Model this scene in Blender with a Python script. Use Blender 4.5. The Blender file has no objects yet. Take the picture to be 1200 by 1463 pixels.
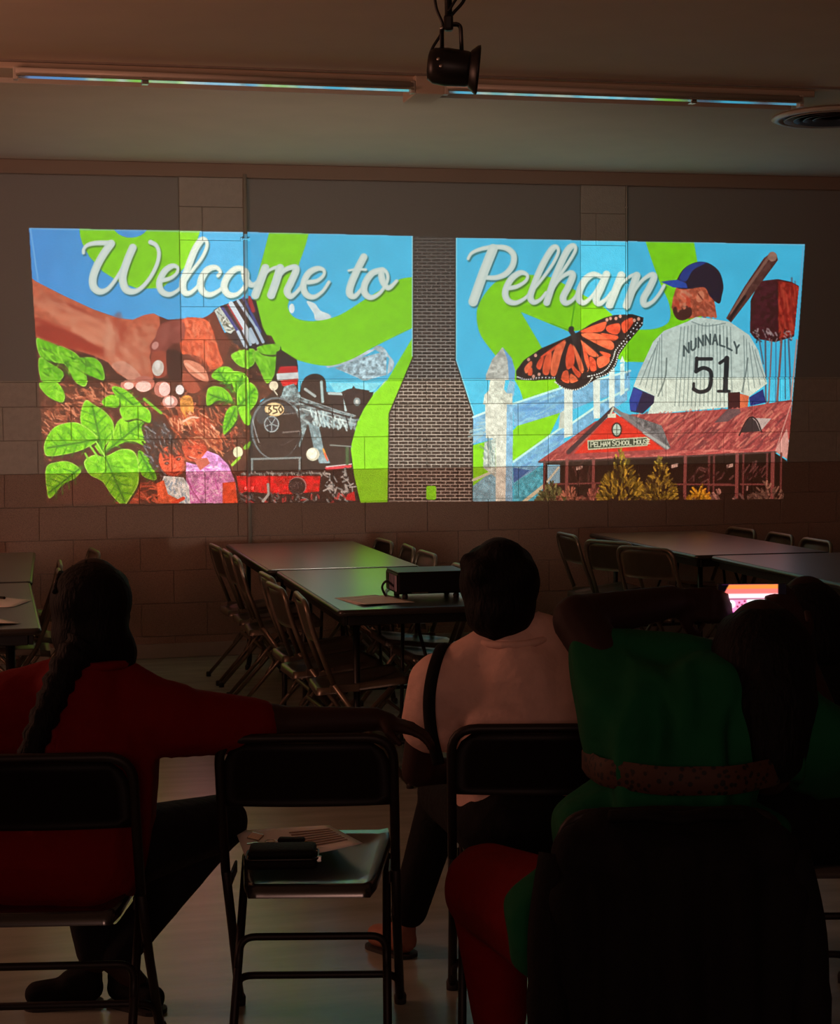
import bpy, bmesh, math, random
import numpy as np
from mathutils import Vector, Matrix, Euler
random.seed(4)
SC = bpy.context.scene
COL = SC.collection

# ---- camera --------------------------------------------------------------------------------
yaw, pitch, roll = .2196, .0564, -.009
fw = Vector((math.sin(yaw)*math.cos(pitch), math.cos(yaw)*math.cos(pitch), -math.sin(pitch)))
r0 = Vector((math.cos(yaw), -math.sin(yaw), 0)); u0 = r0.cross(fw)
rt = r0*math.cos(roll)+u0*math.sin(roll); up = rt.cross(fw)
cd = bpy.data.cameras.new('camera'); cam = bpy.data.objects.new('camera', cd); COL.objects.link(cam)
cd.sensor_fit = 'HORIZONTAL'; cd.sensor_width = 36; cd.lens = 2500/1200*36; cd.clip_start = .05
cam.matrix_world = Matrix.Translation((-2.289, -10.945, 1.51)) @ Matrix((rt, up, -fw)).transposed().to_4x4()
SC.camera = cam

# ---- world, room light, exposure -----------------------------------------------------------
wd = bpy.data.worlds.new('night'); SC.world = wd; wd.use_nodes = True
wd.node_tree.nodes['Background'].inputs[0].default_value = (.0, .0, .0, 1)
def area(name, loc, target, size, power, color):
    l = bpy.data.lights.new(name, 'AREA'); l.shape = 'RECTANGLE'; l.size, l.size_y = size; l.energy = power; l.color = color
    o = bpy.data.objects.new(name, l); COL.objects.link(o); o.location = loc
    o.rotation_euler = (Vector(target)-Vector(loc)).to_track_quat('-Z', 'Y').to_euler(); return o
# warm red fill added from the left side of the hall, its source unseen
area('left_warm_fill', (-5.3, -5.2, 1.9), (0, -2.0, 2.3), (1.2, 1.6), 70.0, (1, .42, .27))
area('rear_warm_fill', (-3.0, -13.6, 2.0), (-1, -4, 1.4), (1.0, 1.4), 29.0, (1, .54, .42))  # warm fill added behind the camera to lift the audience's backs, source unseen
PROJ_POWER = 1500.; FILL_POWER = 62.
vs = SC.view_settings; SC.display_settings.display_device = 'sRGB'
vs.view_transform = 'Standard'; vs.look = 'None'; vs.exposure = 0; vs.gamma = 1; vs.use_curve_mapping = False
# ---- tools ---------------------------------------------------------------------------------
def lin(c): return tuple(((v/255)/12.92 if v/255 <= .04045 else ((v/255+.055)/1.055)**2.4) for v in c)+(1,)
def mat(name, rgb, rough=.6, metal=0., var=.0, scale=20., bump=0., bscale=60., spec=.5, emit=None, est=0., stretch=None, coat=0.):
    m = bpy.data.materials.new(name); m.use_nodes = True; nt = m.node_tree; b = nt.nodes['Principled BSDF']
    col = lin(rgb); b.inputs['Base Color'].default_value = col; b.inputs['Roughness'].default_value = rough
    b.inputs['Metallic'].default_value = metal; b.inputs['Specular IOR Level'].default_value = spec; b.inputs['Coat Weight'].default_value = coat
    tc = nt.nodes.new('ShaderNodeTexCoord'); src = tc.outputs['Object']
    if stretch:
        mp = nt.nodes.new('ShaderNodeMapping'); mp.inputs['Scale'].default_value = stretch
        nt.links.new(src, mp.inputs[0]); src = mp.outputs[0]
    if var:
        n = nt.nodes.new('ShaderNodeTexNoise'); n.inputs['Scale'].default_value = scale; n.inputs['Detail'].default_value = 5
        r = nt.nodes.new('ShaderNodeMapRange'); r.inputs[1].default_value = .3; r.inputs[2].default_value = .7
        r.inputs[3].default_value = 1-var; r.inputs[4].default_value = 1+var
        x = nt.nodes.new('ShaderNodeMix'); x.data_type = 'RGBA'; x.blend_type = 'MULTIPLY'; x.inputs[0].default_value = 1
        x.inputs[6].default_value = col
        nt.links.new(src, n.inputs['Vector']); nt.links.new(n.outputs[0], r.inputs[0]); nt.links.new(r.outputs[0], x.inputs[7])
        nt.links.new(x.outputs[2], b.inputs['Base Color'])
    if bump:
        n2 = nt.nodes.new('ShaderNodeTexNoise'); n2.inputs['Scale'].default_value = bscale; n2.inputs['Detail'].default_value = 4
        bp = nt.nodes.new('ShaderNodeBump'); bp.inputs['Strength'].default_value = bump; bp.inputs['Distance'].default_value = .01
        nt.links.new(src, n2.inputs['Vector']); nt.links.new(n2.outputs[0], bp.inputs['Height']); nt.links.new(bp.outputs[0], b.inputs['Normal'])
    if emit:
        b.inputs['Emission Color'].default_value = lin(emit); b.inputs['Emission Strength'].default_value = est
    return m
def obj(name, bm, m, parent=None, smooth=False, kind=None, label=None):
    me = bpy.data.meshes.new(name)
    if isinstance(bm, bmesh.types.BMesh):
        bmesh.ops.recalc_face_normals(bm, faces=bm.faces); bm.to_mesh(me); bm.free()
    else: me = bm
    if m: me.materials.append(m)
    if smooth:
        for p in me.polygons: p.use_smooth = True
    o = bpy.data.objects.new(name, me); COL.objects.link(o)
    if parent: o.parent = parent
    if kind: o['kind'] = kind
    if label: o['label'] = label
    return o
def thing(name, label, cat, loc=(0, 0, 0), rz=0., group=None):
    o = bpy.data.objects.new(name, None); COL.objects.link(o); o.location = loc; o.rotation_euler = (0, 0, rz)
    o.empty_display_size = .1; o['label'] = label; o['category'] = cat
    if group: o['group'] = group
    return o
def tag(o, label, cat, group=None):
    o['label'] = label; o['category'] = cat
    if group: o['group'] = group
    return o
def dup(root, loc, rz, label, group=None):
    r = root.copy(); COL.objects.link(r); r.location = loc; r.rotation_euler = (0, 0, rz); r['label'] = label
    if group: r['group'] = group
    for ch in list(root.children):
        c = ch.copy(); COL.objects.link(c); c.parent = r
        for g in list(ch.children):
            d = g.copy(); COL.objects.link(d); d.parent = c
    return r
def box(bm, c, s, bev=0., rot=None, seg=2):
    g = bmesh.ops.create_cube(bm, size=1.); vs_ = g['verts']
    for v in vs_: v.co = Vector((v.co.x*s[0], v.co.y*s[1], v.co.z*s[2]))
    if bev:
        es = list({e for v in vs_ for e in v.link_edges})
        rr = bmesh.ops.bevel(bm, geom=es, offset=bev, segments=seg, affect='EDGES', profile=.5)
        vs_ = list({v for f in rr['faces'] for v in f.verts} | {v for v in vs_ if v.is_valid})
    M = Matrix.Translation(c) @ (rot.to_matrix().to_4x4() if rot else Matrix.Identity(4))
    for v in vs_: v.co = M @ v.co
    return bm
def nb(): return bmesh.new()
def tube(bm, pts, r, n=8, cap=True, closed=False, flat=1.):
    pts = [Vector(p) for p in pts]; m = len(pts); rs_ = r if isinstance(r, (list, tuple)) else [r]*m
    rings = []; N = None
    for i, p in enumerate(pts):
        a = pts[(i-1) % m] if (closed or i) else pts[i]; b = pts[(i+1) % m] if (closed or i < m-1) else pts[i]
        t = (b-a).normalized()
        if N is None:
            N = t.orthogonal() if abs(t.z) > .95 else t.cross(Vector((0, 0, 1))); N.normalize()
        N = (N-t*N.dot(t)).normalized(); B = t.cross(N)
        rings.append([bm.verts.new(p+(N*math.cos(k*2*math.pi/n)+B*math.sin(k*2*math.pi/n)*flat)*rs_[i]) for k in range(n)])
    for i in range(m if closed else m-1):
        A, B2 = rings[i], rings[(i+1) % m]
        for k in range(n): bm.faces.new((A[k], A[(k+1) % n], B2[(k+1) % n], B2[k]))
    if cap and not closed: bm.faces.new(rings[0][::-1]); bm.faces.new(rings[-1])
    return bm
def curve(pts, n=6):
    p = [Vector(q) for q in pts]; m = len(p); out = []
    for i in range(m-1):
        a, b, c, d = p[max(i-1, 0)], p[i], p[i+1], p[min(i+2, m-1)]
        for k in range(n):
            t = k/n; out.append(.5*((2*b)+(c-a)*t+(2*a-5*b+4*c-d)*t*t+(3*b-a-3*c+d)*t**3))
    return out+[p[-1]]
def bend(pts, rad, n=5):
    """polyline with its corners rounded off"""
    p = [Vector(q) for q in pts]; out = [p[0]]
    for i in range(1, len(p)-1):
        a = (p[i-1]-p[i]); b = (p[i+1]-p[i]); k = min(rad, a.length*.49, b.length*.49)
        s, e = p[i]+a.normalized()*k, p[i]+b.normalized()*k
        for j in range(n+1):
            t = j/n; out.append((1-t)**2*s+2*t*(1-t)*p[i]+t*t*e)
    return out+[p[-1]]
def lathe(bm, prof, n=24, axis='Z', c=(0, 0, 0)):
    rings = []
    for r, h in prof:
        ring = []
        for k in range(n):
            a = k*2*math.pi/n; x, y = r*math.cos(a), r*math.sin(a)
            ring.append(bm.verts.new(Vector(c)+(Vector((x, y, h)) if axis == 'Z' else Vector((h, x, y)) if axis == 'X' else Vector((x, h, y)))))
        rings.append(ring)
    for A, B in zip(rings, rings[1:]):
        for k in range(n): bm.faces.new((A[k], A[(k+1) % n], B[(k+1) % n], B[k]))
    bm.faces.new(rings[0][::-1]); bm.faces.new(rings[-1]); return bm
def prism(bm, poly2, h, M=None):
    lo = [bm.verts.new((x, y, 0)) for x, y in poly2]; hi = [bm.verts.new((x, y, h)) for x, y in poly2]
    bm.faces.new(lo[::-1]); bm.faces.new(hi); n = len(lo)
    for i in range(n): bm.faces.new((lo[i], lo[(i+1) % n], hi[(i+1) % n], hi[i]))
    if M:
        for v in lo+hi: v.co = M @ v.co
    return bm
def rrect(w, d, r, n=5, c=(0, 0)):
    out = []
    for sx, sy, a0 in ((1, 1, 0), (-1, 1, 90), (-1, -1, 180), (1, -1, 270)):
        for k in range(n+1):
            a = math.radians(a0+90*k/n); out.append((c[0]+sx*(w/2-r)+r*math.cos(a), c[1]+sy*(d/2-r)+r*math.sin(a)))
    return out
SPH = []
_b = nb(); bmesh.ops.create_icosphere(_b, subdivisions=2, radius=1.); SPH = [v.co.copy() for v in _b.verts]; _b.free()
def capsule(bm, a, b, ra, rb):
    a, b = Vector(a), Vector(b); vs_ = [bm.verts.new(a+s*ra) for s in SPH]+[bm.verts.new(b+s*rb) for s in SPH]
    r = bmesh.ops.convex_hull(bm, input=vs_)
    bmesh.ops.delete(bm, geom=[v for v in r['geom_interior'] if isinstance(v, bmesh.types.BMVert)], context='VERTS')
def ellipsoid(bm, c, r, rot=None):
    g = bmesh.ops.create_icosphere(bm, subdivisions=3, radius=1.); R = rot.to_matrix() if rot else Matrix.Identity(3)
    for v in g['verts']: v.co = Vector(c)+R @ Vector((v.co.x*r[0], v.co.y*r[1], v.co.z*r[2]))
def blob(name, caps, ells, vox, m, parent, smooth_it=6, off=(0, 0, 0), warp=None, label=None):
    """one continuous skin grown over overlapping volumes"""
    bm = nb(); o3 = Vector(off)
    for c in caps: capsule(bm, Vector(c[0])-o3, Vector(c[1])-o3, c[2], c[3])
    for e in ells: ellipsoid(bm, Vector(e[0])-o3, e[1], e[2] if len(e) > 2 else None)
    me = bpy.data.meshes.new(name); bm.to_mesh(me); bm.free()
    t = bpy.data.objects.new('tmp', me); COL.objects.link(t)
    rm = t.modifiers.new('r', 'REMESH'); rm.mode = 'VOXEL'; rm.voxel_size = vox
    s = t.modifiers.new('s', 'SMOOTH'); s.factor = .5; s.iterations = smooth_it
    dg = bpy.context.evaluated_depsgraph_get(); me2 = bpy.data.meshes.new_from_object(t.evaluated_get(dg))
    bpy.data.objects.remove(t); bpy.data.meshes.remove(me)
    if warp:
        for v in me2.vertices: v.co = warp(v.co)
    me2.name = name; me2.materials.clear()
    return obj(name, me2, m, parent, smooth=True, label=label)
# ---- the room ------------------------------------------------------------------------------
M_PIER = mat('pier_paint', (172, 168, 160), .55, var=.05, scale=30, bump=.25, bscale=140)
M_BLOCK = mat('block_paint', (172, 164, 154), .5, var=.07, scale=30, bump=.35, bscale=130)
M_DADO = mat('dado_paint', (152, 124, 110), .36, var=.3, scale=230, bump=.6, bscale=180)  # fine colour speckle imitates the sparkle of the beam on this paint
M_MORTAR = mat('mortar', (150, 140, 130), .8, var=.1, bump=.2)
M_PANEL = mat('panel_paint', (144, 144, 142), .6, var=.03, scale=60, bump=.06, bscale=300, stretch=(1, 1, 8))
M_CEIL = mat('ceiling_paint', (212, 194, 174), .8, var=.03, scale=4, bump=.1, bscale=160)
M_WALL = mat('plain_wall_paint', (150, 130, 116), .7, var=.04, scale=3)
M_TRIM = mat('trim_paint', (150, 140, 130), .5, var=.04)
M_FLOOR = mat('floor_vinyl', (150, 154, 142), .24, var=.16, scale=5, bump=.05, bscale=30, stretch=(.5, 2.2, 1))
H = 3.065
def struct(name, bm, m, **k): return obj(name, bm, m, kind='structure', **k)
struct('floor', box(nb(), (0, -6.8, -.05), (11.2, 14.2, .1)), M_FLOOR)
struct('ceiling', box(nb(), (0, -6.8, H+.05), (11.2, 14.2, .1)), M_CEIL)
struct('trim_1', box(nb(), (0, -3.02, H-.004), (10.8, .02, .008)), M_MORTAR)
wb = struct('wall_back', box(nb(), (0, .112, H/2), (11.2, .2, H)), M_MORTAR)
struct('wall_left', box(nb(), (-5.5, -6.9, H/2), (.2, 13.8, H)), M_WALL)
struct('wall_right', box(nb(), (5.5, -6.9, H/2), (.2, 13.8, H)), M_WALL)
struct('wall_front', box(nb(), (0, -13.8, H/2), (10.8, .2, H)), M_WALL)
struct('baseboard_back', box(nb(), (0, -.008, .045), (10.8, .016, .09), .005), M_TRIM)
struct('trim_2', box(nb(), (0, -.008, 3.022), (10.8, .016, .086), .007), M_WALL)
CO = .2048; Z0 = 1.159
cache = {}
def block(x0, x1, z0, z1, m):
    j = .0008 if m is M_PIER else .0011; w, h = x1-x0-2*j, z1-z0-2*j
    if w < .02 or h < .02: return
    key = (round(w, 3), round(h, 3), m.name)
    if key not in cache:
        me = bpy.data.meshes.new('block'); b = box(nb(), (0, 0, 0), (w, .024, h), .003 if m is M_PIER else .003, seg=1); b.to_mesh(me); b.free(); me.materials.append(m); cache[key] = me
    o = bpy.data.objects.new('block', cache[key]); COL.objects.link(o); o.parent = wb
    o.location = ((x0+x1)/2, .0125+random.uniform(-.0006, .0006), (z0+z1)/2)
BL = .4064; SILL = 1.72; TOP = 2.98
zs = [Z0+CO*k for k in range(-5, 3)]
zs = [0.0]+[z for z in zs if z > .06]+[SILL]
for i in range(len(zs)-1):
    k = round((zs[i]-Z0)/CO) if i else -6
    ph = 0 if k % 2 else BL/2
    n0 = math.floor((-4.45-ph)/BL)
    for n in range(n0, n0+22):
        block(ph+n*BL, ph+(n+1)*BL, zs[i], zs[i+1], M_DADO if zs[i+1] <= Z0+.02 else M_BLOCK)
PIERS = [(-1.352, -.935), (1.243, 1.549)]
zp = [SILL]+[Z0+CO*k for k in range(3, 9)]+[TOP]
for a, b in PIERS:
    for i in range(len(zp)-1):
        if i % 2: c = a+(b-a)*.34; block(a, c, zp[i], zp[i+1], M_PIER); block(c, b, zp[i], zp[i+1], M_PIER)
        else: block(a, b, zp[i], zp[i+1], M_PIER)
for a, b in ((-5.3, -1.352), (-.935, 1.243), (1.549, 5.3)):          # smooth boards closing the old window openings
    obj('panel', box(nb(), ((a+b)/2, .0085, (SILL+TOP)/2), (b-a-.008, .008, TOP-SILL-.008), .002), M_PANEL, wb)
    obj('sill', box(nb(), ((a+b)/2, .002, SILL+.004), (b-a-.004, .018, .008), .002), M_PIER, wb)

M_PIPE = mat('painted_conduit', (176, 170, 160), .4, metal=.2, var=.04)
c = thing('wall_conduit', 'slim painted conduit pipe running down the wall behind the long table', 'pipe', (-.945, -.016, .70))
obj('pipe', tube(nb(), [(0, 0, 0), (0, 0, 2.30)], .0125, 10), M_PIPE, c, True)
for z in (.35, 1.05, 1.9):
    b = nb(); box(b, (0, .008, z), (.06, .004, .02), .001); tube(b, [(-.016, .008, z), (-.016, -.012, z), (.016, -.012, z), (.016, .008, z)], .003, 6)
    obj('strap', b, M_PIPE, c)
c = thing('wall_cable', 'thin pale cable dropping beside the narrow right pier of the wall', 'cable', (1.552, -.006, SILL+.02))
obj('cable', tube(nb(), curve([(0, 0, 0), (.001, 0, .5), (0, 0, 1.26)], 6), .005, 8), M_PIPE, c, True)
for z in (.1, .6, 1.1): obj('clip', box(nb(), (0, .002, z), (.02, .010, .012), .003), M_PIPE, c)

# ---- ceiling fittings ----------------------------------------------------------------------
M_ENAMEL = mat('white_enamel', (206, 198, 186), .35, var=.02)
M_GLASS = mat('polished_aluminium', (232, 232, 228), .12, metal=.92)
M_BLACK = mat('black_metal', (16, 15, 15), .4, var=.1)
M_CHROME = mat('bright_screw', (200, 196, 190), .25, metal=1.)
fx = thing('fluorescent_fixture', 'long twin-tube fluorescent batten on the ceiling, unlit', 'ceiling light', (-.45, -3.0, H), .018)
obj('housing', box(nb(), (0, .16, -.016), (3.9, .24, .032), .006), M_CEIL, fx)
b = nb(); box(b, (0, .270, -.04), (3.86, .010, .03), .003); box(b, (0, .300, -.034), (3.80, .008, .012), .003)
obj('reflector', b, M_ENAMEL, fx)
for x0, x1 in ((-1.86, -.08), (.08, 1.86)):
    obj('reflector_strip', box(nb(), ((x0+x1)/2, .01, -.070), (x1-x0, .062, .008), .002), M_GLASS, fx)
    obj('lamp_tube', tube(nb(), [(x0, .01, -.048), (x1, .01, -.048)], .016, 12), M_ENAMEL, fx, True)
    for x in (x0, x1): obj('lamp_holder', box(nb(), (x, .02, -.058), (.022, .044, .056), .004), M_ENAMEL, fx)
obj('joint_cover', box(nb(), (0, .13, -.045), (.14, .26, .085), .006), M_CEIL, fx)
for x in (-1.30, 1.30): obj('clip', box(nb(), (x, .02, -.062), (.03, .044, .05), .003), M_CHROME, fx)
v = thing('ceiling_vent', 'round dark slatted air vent in the ceiling near the right end of the batten', 'air vent', (1.92, -2.28, H))
obj('collar', lathe(nb(), [(.30, 0), (.33, -.004), (.335, -.012), (.31, -.022), (.28, -.018), (.28, 0)], 40), M_ENAMEL, v, True)
obj('backing', lathe(nb(), [(.279, -.002), (.279, -.006)], 40), M_BLACK, v)
for k, r in enumerate((.24, .19, .14, .09)):
    obj('slat', lathe(nb(), [(r, -.006), (r+.03, -.022), (r+.026, -.024), (r-.006, -.008)], 36), M_BLACK if k else M_TRIM, v, True)

s = thing('spotlight', 'black hooded spotlight hanging from the ceiling with a looped cord', 'spotlight', (-.955, -5.45, H), -.22)
obj('mounting_plate', lathe(nb(), [(.055, 0), (.055, -.02), (.04, -.03)], 24), M_BLACK, s, True)
obj('stem', tube(nb(), [(0, 0, -.02), (0, 0, -.30)], .012, 10), M_BLACK, s, True)
obj('knuckle', box(nb(), (0, 0, -.315), (.03, .035, .05), .008), M_BLACK, s)
b = nb()
tube(b, bend([(-.022, -.005, -.43), (-.022, -.005, -.325), (.038, -.005, -.318), (.042, -.005, -.43)], .02), .009, 8, flat=.6)
obj('yoke', b, M_BLACK, s, True)
ct = Matrix.Translation((.012, 0, -.455)) @ Matrix.Rotation(math.radians(6), 4, 'Y')
def shape(bm, M):
    for q in bm.verts: q.co = M @ q.co
    return bm
obj('lamp_can', shape(lathe(nb(), [(.02, -.082), (.045, -.078), (.056, -.06), (.06, -.02), (.056, .045), (.052, .06)], 28, 'X'), ct), M_BLACK, s, True)
obj('hood', shape(lathe(nb(), [(.05, .05), (.06, .056), (.076, .075), (.078, .083), (.070, .085), (.056, .07), (.05, .06)], 28, 'X'), ct), M_BLACK, s, True)
for q in ((-.022, -.02, -.335), (-.034, -.058, -.44), (-.026, -.06, -.462)): obj('screw', lathe(nb(), [(.006, 0), (.006, -.005), (.003, -.007)], 12, 'Y', q), M_CHROME, s, True)
obj('cord', tube(nb(), curve([(-.03, 0, -.01), (-.045, .0, -.16), (-.04, .0, -.26), (-.018, .0, -.33), (-.05, 0, -.39), (-.062, 0, -.425), (-.05, 0, -.44), (-.03, 0, -.435)], 7), .0048, 8), M_BLACK, s, True)
obj('cord', tube(nb(), curve([(.0, .014, -.14), (.03, .014, -.16), (.058, .014, -.19), (.05, .014, -.24), (.016, .014, -.28), (.0, .012, -.30)], 7), .0055, 8), M_BLACK, s, True)
obj('cord', tube(nb(), curve([(.0, -.014, -.17), (.025, -.014, -.18), (.05, -.014, -.2), (.02, -.014, -.25), (.0, -.013, -.28)], 7), .0045, 8), M_BLACK, s, True)
# ---- folding tables ------------------------------------------------------------------------
M_TOP = mat('table_laminate', (26, 34, 26), .34, var=.12, scale=9, bump=.02, bscale=120, spec=1., coat=1.)
M_TOP.node_tree.nodes['Principled BSDF'].inputs['Coat Roughness'].default_value = .30
M_EDGE = mat('table_edge', (44, 40, 36), .3, var=.05)
M_LEG = mat('table_steel', (26, 25, 24), .4, metal=.3)
def make_table(label, L=1.82, W=.765, loc=(0, 0, 0), rz=0.):
    t = thing('folding_table', label, 'table', loc, rz)
    obj('table_top', prism(nb(), rrect(W-.008, L-.008, .012), .024, Matrix.Translation((0, 0, .711))), M_TOP, t)
    obj('edge_trim', tube(nb(), [(x, y, .7215) for x, y in rrect(W-.006, L-.006, .016)], .0135, 6, closed=True), M_EDGE, t, True)
    b = nb()
    for sx in (-1, 1): box(b, (sx*(W/2-.03), 0, .69), (.02, L-.10, .044), .003)
    for sy in (-1, 1): box(b, (0, sy*(L/2-.05), .69), (W-.08, .02, .044), .003)
    obj('apron', b, M_LEG, t)
    for sy in (-1, 1):
        y = sy*(L/2-.20)
        for sx in (-1, 1):
            lg = obj('leg', tube(nb(), bend([(sx*(W/2-.10), y, .70), (sx*(W/2-.10), y, .06), (sx*(W/2-.09), y, .012)], .03), .0145, 8), M_LEG, t, True)
            obj('foot_cap', lathe(nb(), [(.018, 0), (.019, .02), (.016, .03)], 12, 'Z', (sx*(W/2-.09), y, 0)), M_BLACK, lg, True)
        obj('crossbar', tube(nb(), [(-(W/2-.10), y, .16), (W/2-.10, y, .16)], .011, 8), M_LEG, t, True)
        obj('brace', tube(nb(), bend([(-.10, y, .16), (-.03, y-sy*.28, .62), (-.03, y-sy*.40, .69)], .04), .008, 8), M_LEG, t, True)
        obj('brace', tube(nb(), bend([(.10, y, .16), (.03, y-sy*.28, .62), (.03, y-sy*.40, .69)], .04), .008, 8), M_LEG, t, True)
    return t
T0 = make_table('dark folding table of the centre pair, the one touching the block wall', loc=(-.75, -1.36, 0), rz=.004)
def table(x, y, rz, label): return dup(T0, (x, y, 0), rz, label)
table(-.715, -3.25, -.004, 'dark folding table of the centre pair carrying the projector and papers')
table(1.58, -1.22, .0, 'dark folding table of the right pair, the one against the wall')
table(1.63, -3.10, -.02, 'dark folding table of the right pair, half behind the glowing phone')
table(-2.665, -1.60, -.012, 'dark bare folding table at the left edge nearer the wall')
table(-2.665, -3.50, .02, 'dark folding table at the left edge with two white papers')

# ---- steel folding chairs ------------------------------------------------------------------
M_CHAIR = mat('beige_chair_steel', (112, 100, 86), .33, metal=.6, var=.08, scale=14)
M_SEAT = mat('beige_seat_steel', (96, 88, 78), .30, metal=.6, var=.08, scale=10)
M_RUB = mat('grey_rubber', (40, 38, 36), .7)
M_CHAIR2 = mat('dark_brown_chair_steel', (24, 16, 13), .5, spec=.35, var=.08, scale=14)
M_SEAT2 = mat('grey_seat_steel', (46, 44, 42), .22, metal=.25, var=.08, scale=10, spec=1., coat=1.)
M_SEAT2.node_tree.nodes['Principled BSDF'].inputs['Coat Roughness'].default_value = .2
M_RUB2 = M_RUB
def make_chair(label, loc, rz, group, M_CHAIR=M_CHAIR, M_SEAT=M_SEAT):
    t = thing('folding_chair', label, 'chair', loc, rz, group); w = .202
    top = [(-w, -.105, .43), (-w, -.185, .64), (-w, -.215, .765), (w, -.215, .765), (w, -.185, .64), (w, -.105, .43)]
    obj('back_frame', tube(nb(), bend(top, .085, 6), .0115, 10), M_CHAIR, t, True)
    # pressed steel back panel, dished, with rounded top corners
    b = nb(); nx, nz = 12, 7; g = []
    for k in range(nz+1):
        row = []
        for i in range(nx+1):
            u_ = i/nx*2-1; f = k/nz; z = .598+.158*f; hw = w-.008
            if f > .55: q = (f-.55)/.45; hw -= .062*(1-math.sqrt(max(0, 1-q*q*.92)))
            row.append(b.verts.new((u_*hw, -.168-.045*f-.018*(1-u_*u_), z)))
        g.append(row)
    for k in range(nz):
        for i in range(nx): b.faces.new((g[k][i], g[k][i+1], g[k+1][i+1], g[k+1][i]))
    r_ = bmesh.ops.solidify(b, geom=list(b.faces), thickness=.004)
    obj('backrest', b, M_CHAIR, t, True)
    # dished seat with a folded rim
    b = nb(); n = 14; g = []
    def hwid(f): return .150+.040*f
    for k in range(n+1):
        row = []; f = k/n; y = -.165+.37*f
        for i in range(n+1):
            u_ = i/n*2-1; hw = hwid(f); cy = y
            if k in (0, n) or i in (0, n): pass
            edge = max(abs(u_), abs(f*2-1)); q = min(1, (1-edge)/.35)
            x = u_*hw*(1-.06*max(0, abs(f*2-1)-.7)/.3*abs(u_)); z = .408+.045*f-.016*q*q*(3-2*q)
            if f > .93 and abs(u_) < 1: z -= .004
            row.append(b.verts.new((x, cy, z)))
        g.append(row)
    for k in range(n):
        for i in range(n): b.faces.new((g[k][i], g[k][i+1], g[k+1][i+1], g[k+1][i]))
    rim = [g[0][i] for i in range(n+1)]+[g[k][n] for k in range(1, n+1)]+[g[n][i] for i in range(n-1, -1, -1)]+[g[k][0] for k in range(n-1, 0, -1)]
    low = [b.verts.new((v_.co.x*1.012, v_.co.y+(.004 if v_.co.y > 0 else -.004), v_.co.z-.030)) for v_ in rim]
    for i in range(len(rim)): b.faces.new((rim[i], rim[(i+1) % len(rim)], low[(i+1) % len(rim)], low[i]))
    obj('seat', b, M_SEAT, t, True)
    for s_ in (-1, 1):
        lg = obj('leg', tube(nb(), [(s_*w, -.105, .43), (s_*w, .03, .24), (s_*(w+.004), .20, .012)], .0115, 10), M_CHAIR, t, True)
        obj('foot_cap', lathe(nb(), [(.015, 0), (.016, .02), (.013, .028)], 12, 'Z', (s_*(w+.004), .20, 0)), M_RUB, lg, True)
        lg = obj('leg', tube(nb(), [(s_*(w-.026), .13, .405), (s_*(w-.024), -.03, .24), (s_*(w-.020), -.235, .012)], .0105, 10), M_CHAIR, t, True)
        obj('foot_cap', lathe(nb(), [(.014, 0), (.015, .02), (.012, .028)], 12, 'Z', (s_*(w-.020), -.235, 0)), M_RUB, lg, True)
        obj('hinge_bracket', box(nb(), (s_*(w-.014), -.06, .412), (.006, .12, .03), .002), M_CHAIR, t)
    # bowed stretchers between the legs
    obj('stretcher', tube(nb(), bend([(-(w-.024), -.085, .185), (-(w-.026), -.045, .250), (w-.026, -.045, .250), (w-.024, -.085, .185)], .06, 6), .0095, 8), M_CHAIR, t, True)
    obj('stretcher', tube(nb(), bend([(-w, .180, .035), (-w, .125, .100), (w, .125, .100), (w, .180, .035)], .06, 6), .0095, 8), M_CHAIR, t, True)
    return t
A_ROW = -.2196; O_ROW = Vector((-1.671, -6.984, 0)); rU = Vector((math.cos(A_ROW), math.sin(A_ROW), 0)); rD = Vector((-math.sin(A_ROW), math.cos(A_ROW), 0))
def row(u, d, z=0.): return O_ROW+rU*u+rD*d+Vector((0, 0, z))      # the audience sits turned a little towards the right
GA, GB = 'folding chairs of the audience row', 'folding chairs pushed in at the long tables'
C0 = make_chair('empty dark folding chair holding a sheet of paper, keys and a black pouch', row(-.008, .21), A_ROW, GA, M_CHAIR2, M_SEAT2)
C1 = [make_chair('folding chair nearest the wall on the left side of the centre tables', (-1.055, -1.02, 0), -math.pi/2+.05, GB)]
def chair(p, rz, label, group=GB): return dup(C0 if group == GA else C1[0], p, rz, label, group)
chair(row(-.585, .0), A_ROW+.04, 'dark folding chair of the person in the red shirt', GA)
chair(row(.535, .31), A_ROW-.02, 'dark folding chair of the person in the pink t-shirt', GA)
chair(row(.720, -.58), A_ROW, 'folding chair of the person in the green tunic, covered by a black jacket', GA)
chair(row(1.16, .34), A_ROW, 'folding chair at the right edge with a person in black on it', GA)
h = math.pi/2
for y, dx, dr, lab in ((-1.46, .0, .0, 'second folding chair from the wall, left side of the centre tables'),
        (-1.93, .0, -.04, 'third folding chair from the wall, left side of the centre tables'), (-2.92, .02, .03, 'fourth folding chair from the wall, left side of the centre tables'),
        (-3.42, -.01, .05, 'fifth folding chair from the wall, left side of the centre tables'), (-3.90, .03, -.05, 'folding chair nearest the audience on the left side of the centre tables')):
    chair((-1.035+dx, y, 0), -h+dr, lab)
for y, dx, dr, lab in ((-.95, -.02, .05, 'folding chair nearest the wall on the right side of the centre tables'), (-1.42, .02, -.05, 'second folding chair from the wall, right side of the centre tables'),
        (-1.90, .02, .02, 'third folding chair from the wall, right side of the centre tables'), (-2.75, .0, .0, 'fourth folding chair on the right side of the centre tables, beyond the projector'),
        (-3.3, .0, .06, 'fifth folding chair on the right side of the centre tables, behind a head')):
    chair((-.465+dx, y, 0), h+dr, lab)
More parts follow.
